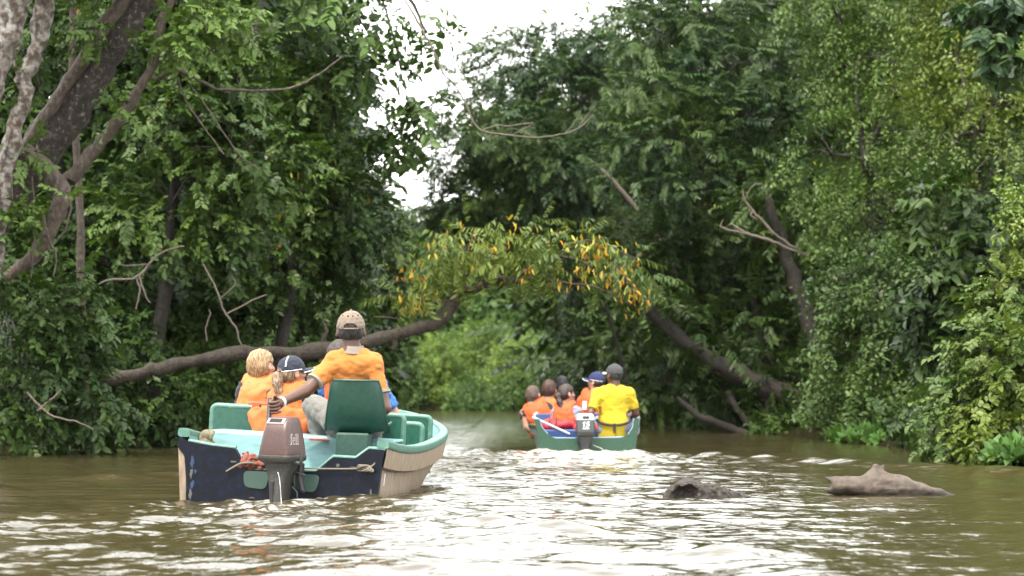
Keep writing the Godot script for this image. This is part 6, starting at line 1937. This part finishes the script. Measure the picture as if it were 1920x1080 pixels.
	person("person in a navy cap with a white band and an orange vest, looking left", add.call({
		"hip": at(1108, 806, 26.0), "neck": at(1112, 738, 26.0), "head": at(1117, 717, 26.0), "face": facing(-60, 6), "sl": at(1092, 752, 26.02), "sr": at(1132, 750, 25.95), "scale": 0.97,
		"skin": fair, "hair": paint(lin(0.02, 0.015, 0.012), 0.5), "thick": 0.008, "shirt": cloth_mat(lin(0.75, 0.12, 0.02)), "sleeve": 0.7, "trousers": jeans, "vest": deep_orange, "patch": [[-0.06, 0.30, 0.06, 0.11]], "cap": cloth_mat(lin(0.012, 0.022, 0.10)), "piping": paint(lin(0.72, 0.74, 0.8), 0.7), "stripes": [1.7]}), far)
	waist_belt()
	wristband()
	spare_vest()

func waist_belt() -> void:
	# the yellow shirted steersman's dark waist strap
	var o := get_node("person_004")
	var hip: Vector3 = at(1151, 803, 24.75)
	var b := Buf.new()
	var ring := []
	var rr := []
	for k in 25:
		var a := TAU * k / 24.0
		ring.append(hip + Vector3(cos(a) * 0.203, 0.075 + 0.018 * cos(a * 2.0) - 0.02 * sin(a), sin(a) * 0.172) - o.position)
		rr.append(0.014)
	b.tube(ring, rr, 6)
	b.tube([hip + Vector3(0.0, 0.055, 0.172) - o.position, hip + Vector3(0.0, -0.05, 0.172) - o.position], [0.016, 0.013], 6)
	obj("waist_strap", b, M.web, o)

func spare_vest() -> void:
	# a loose life vest hung over the bench back, in front of the children
	var c := at(520, 785, 14.2)
	var o := thing("life_vest", "empty orange life vest slung over the near boat's bench back", "life vest", c)
	var f := Field.new(c - Vector3(0.34, 0.2, 0.14), c + Vector3(0.38, 0.2, 0.14), 0.011)
	var w := func(px, py, d): return at(px, py, d)
	f.cap(w.call(478, 776, 14.22), w.call(486, 806, 14.2), 0.055, 0.06, 0.03, Vector3(0, 0, 1), 1.6)
	f.cap(w.call(500, 778, 14.22), w.call(512, 808, 14.2), 0.055, 0.06, 0.03, Vector3(0, 0, 1), 1.6)
	f.cap(w.call(528, 778, 14.2), w.call(545, 808, 14.18), 0.06, 0.06, 0.03, Vector3(0, 0, 1), 1.6)
	f.cap(w.call(545, 782, 14.2), w.call(570, 795, 14.2), 0.05, 0.065, 0.03, Vector3(0, 0, 1), 1.6)
	f.cap(w.call(566, 785, 14.2), w.call(555, 815, 14.2), 0.06, 0.045, 0.03, Vector3(0, 0, 1), 1.6)
	f.rough(patch, 0.03, 7.0)
	f.rough(patch, 0.012, 20.0)
	var b := Buf.new()
	f.into(b, c)
	var v := obj("panel", b, cloth_mat(lin(0.88, 0.15, 0.02), 0.7), o)
	b = Buf.new()
	b.box(Vector3(0.15, 0.012, 0.075), 0.004, Transform3D(Basis.from_euler(Vector3(0.2, 0, -0.06)), at(487, 756, 14.27) - c))
	b.box(Vector3(0.055, 0.055, 0.014), 0.005, Transform3D(Basis.from_euler(Vector3(0, 0, -0.06)), at(480, 762, 14.22) - c))
	b.box(Vector3(0.03, 0.05, 0.012), 0.005, Transform3D(Basis.from_euler(Vector3(0, 0, -0.06)), at(497, 763, 14.22) - c))
	obj("strap", b, cloth_mat(lin(0.8, 0.09, 0.015), 0.7), o)
	b = Buf.new()
	b.box(Vector3(0.014, 0.035, 0.018), 0.004, Transform3D(Basis(), at(488, 763, 14.215) - c))
	obj("buckle", b, M.web, o)

func wristband() -> void:
	var o := get_node("person")
	var e := at(572, 734, 13.52)
	var w := at(526, 755, 13.335)
	var dir := (w - e).normalized()
	var b := Buf.new()
	b.tube([w - dir * 0.022 - o.position, w - dir * 0.018 - o.position, w - dir * 0.006 - o.position, w - dir * 0.002 - o.position], [0.032, 0.034, 0.034, 0.032], 14)
	obj("wristband", b, M.reflective, o)

func _ready() -> void:
	rng.seed = 4242
	var cam := Camera3D.new()
	cam.name = "camera"
	cam.position = EYE
	cam.rotation = Vector3(tilt, 0, 0)
	var eye_attr := CameraAttributesPhysical.new()
	eye_attr.frustum_focal_length = 129.6
	eye_attr.frustum_focus_distance = 13.6
	eye_attr.exposure_aperture = 6.5
	eye_attr.frustum_near = 0.1
	eye_attr.frustum_far = 600.0
	cam.attributes = eye_attr
	cam.fov = rad_to_deg(2.0 * atan(540.0 / LENS))
	cam.near = 0.1
	cam.far = 600.0
	add_child(cam)
	cam.make_current()
	print("fov ", cam.fov, " far ", cam.far)
	var world := WorldEnvironment.new()
	world.name = "world"
	var env := Environment.new()
	env.background_mode = Environment.BG_SKY
	var sm := ProceduralSkyMaterial.new()
	sm.sky_top_color = Color(0.93, 0.94, 0.94)
	sm.sky_horizon_color = Color(0.99, 0.985, 0.97)
	sm.sky_curve = 0.2
	sm.ground_bottom_color = Color(0.3, 0.32, 0.25)
	sm.ground_horizon_color = Color(0.5, 0.52, 0.45)
	sm.sky_energy_multiplier = 1.0
	sm.sun_angle_max = 30.0
	var sky := Sky.new()
	sky.sky_material = sm
	env.sky = sky
	env.tonemap_mode = Environment.TONE_MAPPER_LINEAR
	env.tonemap_exposure = 5.3
	env.sdfgi_enabled = true
	env.ssao_enabled = true
	env.ssil_enabled = true
	env.fog_enabled = true
	env.fog_density = 0.00004
	env.fog_light_color = Color(0.93, 0.96, 0.95)
	world.environment = env
	add_child(world)
	var sun := DirectionalLight3D.new()
	sun.name = "sun"
	sun.rotation_degrees = Vector3(-62, -32, 0)
	sun.light_energy = 0.5
	sun.light_angular_distance = 10.0
	sun.light_color = Color(1.0, 0.96, 0.9)
	sun.shadow_enabled = true
	add_child(sun)
	materials()
	water()
	land()
	left_bank()
	right_bank()
	far_forest()
	forest_mass()
	near_boat()
	far_boat()
	driftwood()
	people()
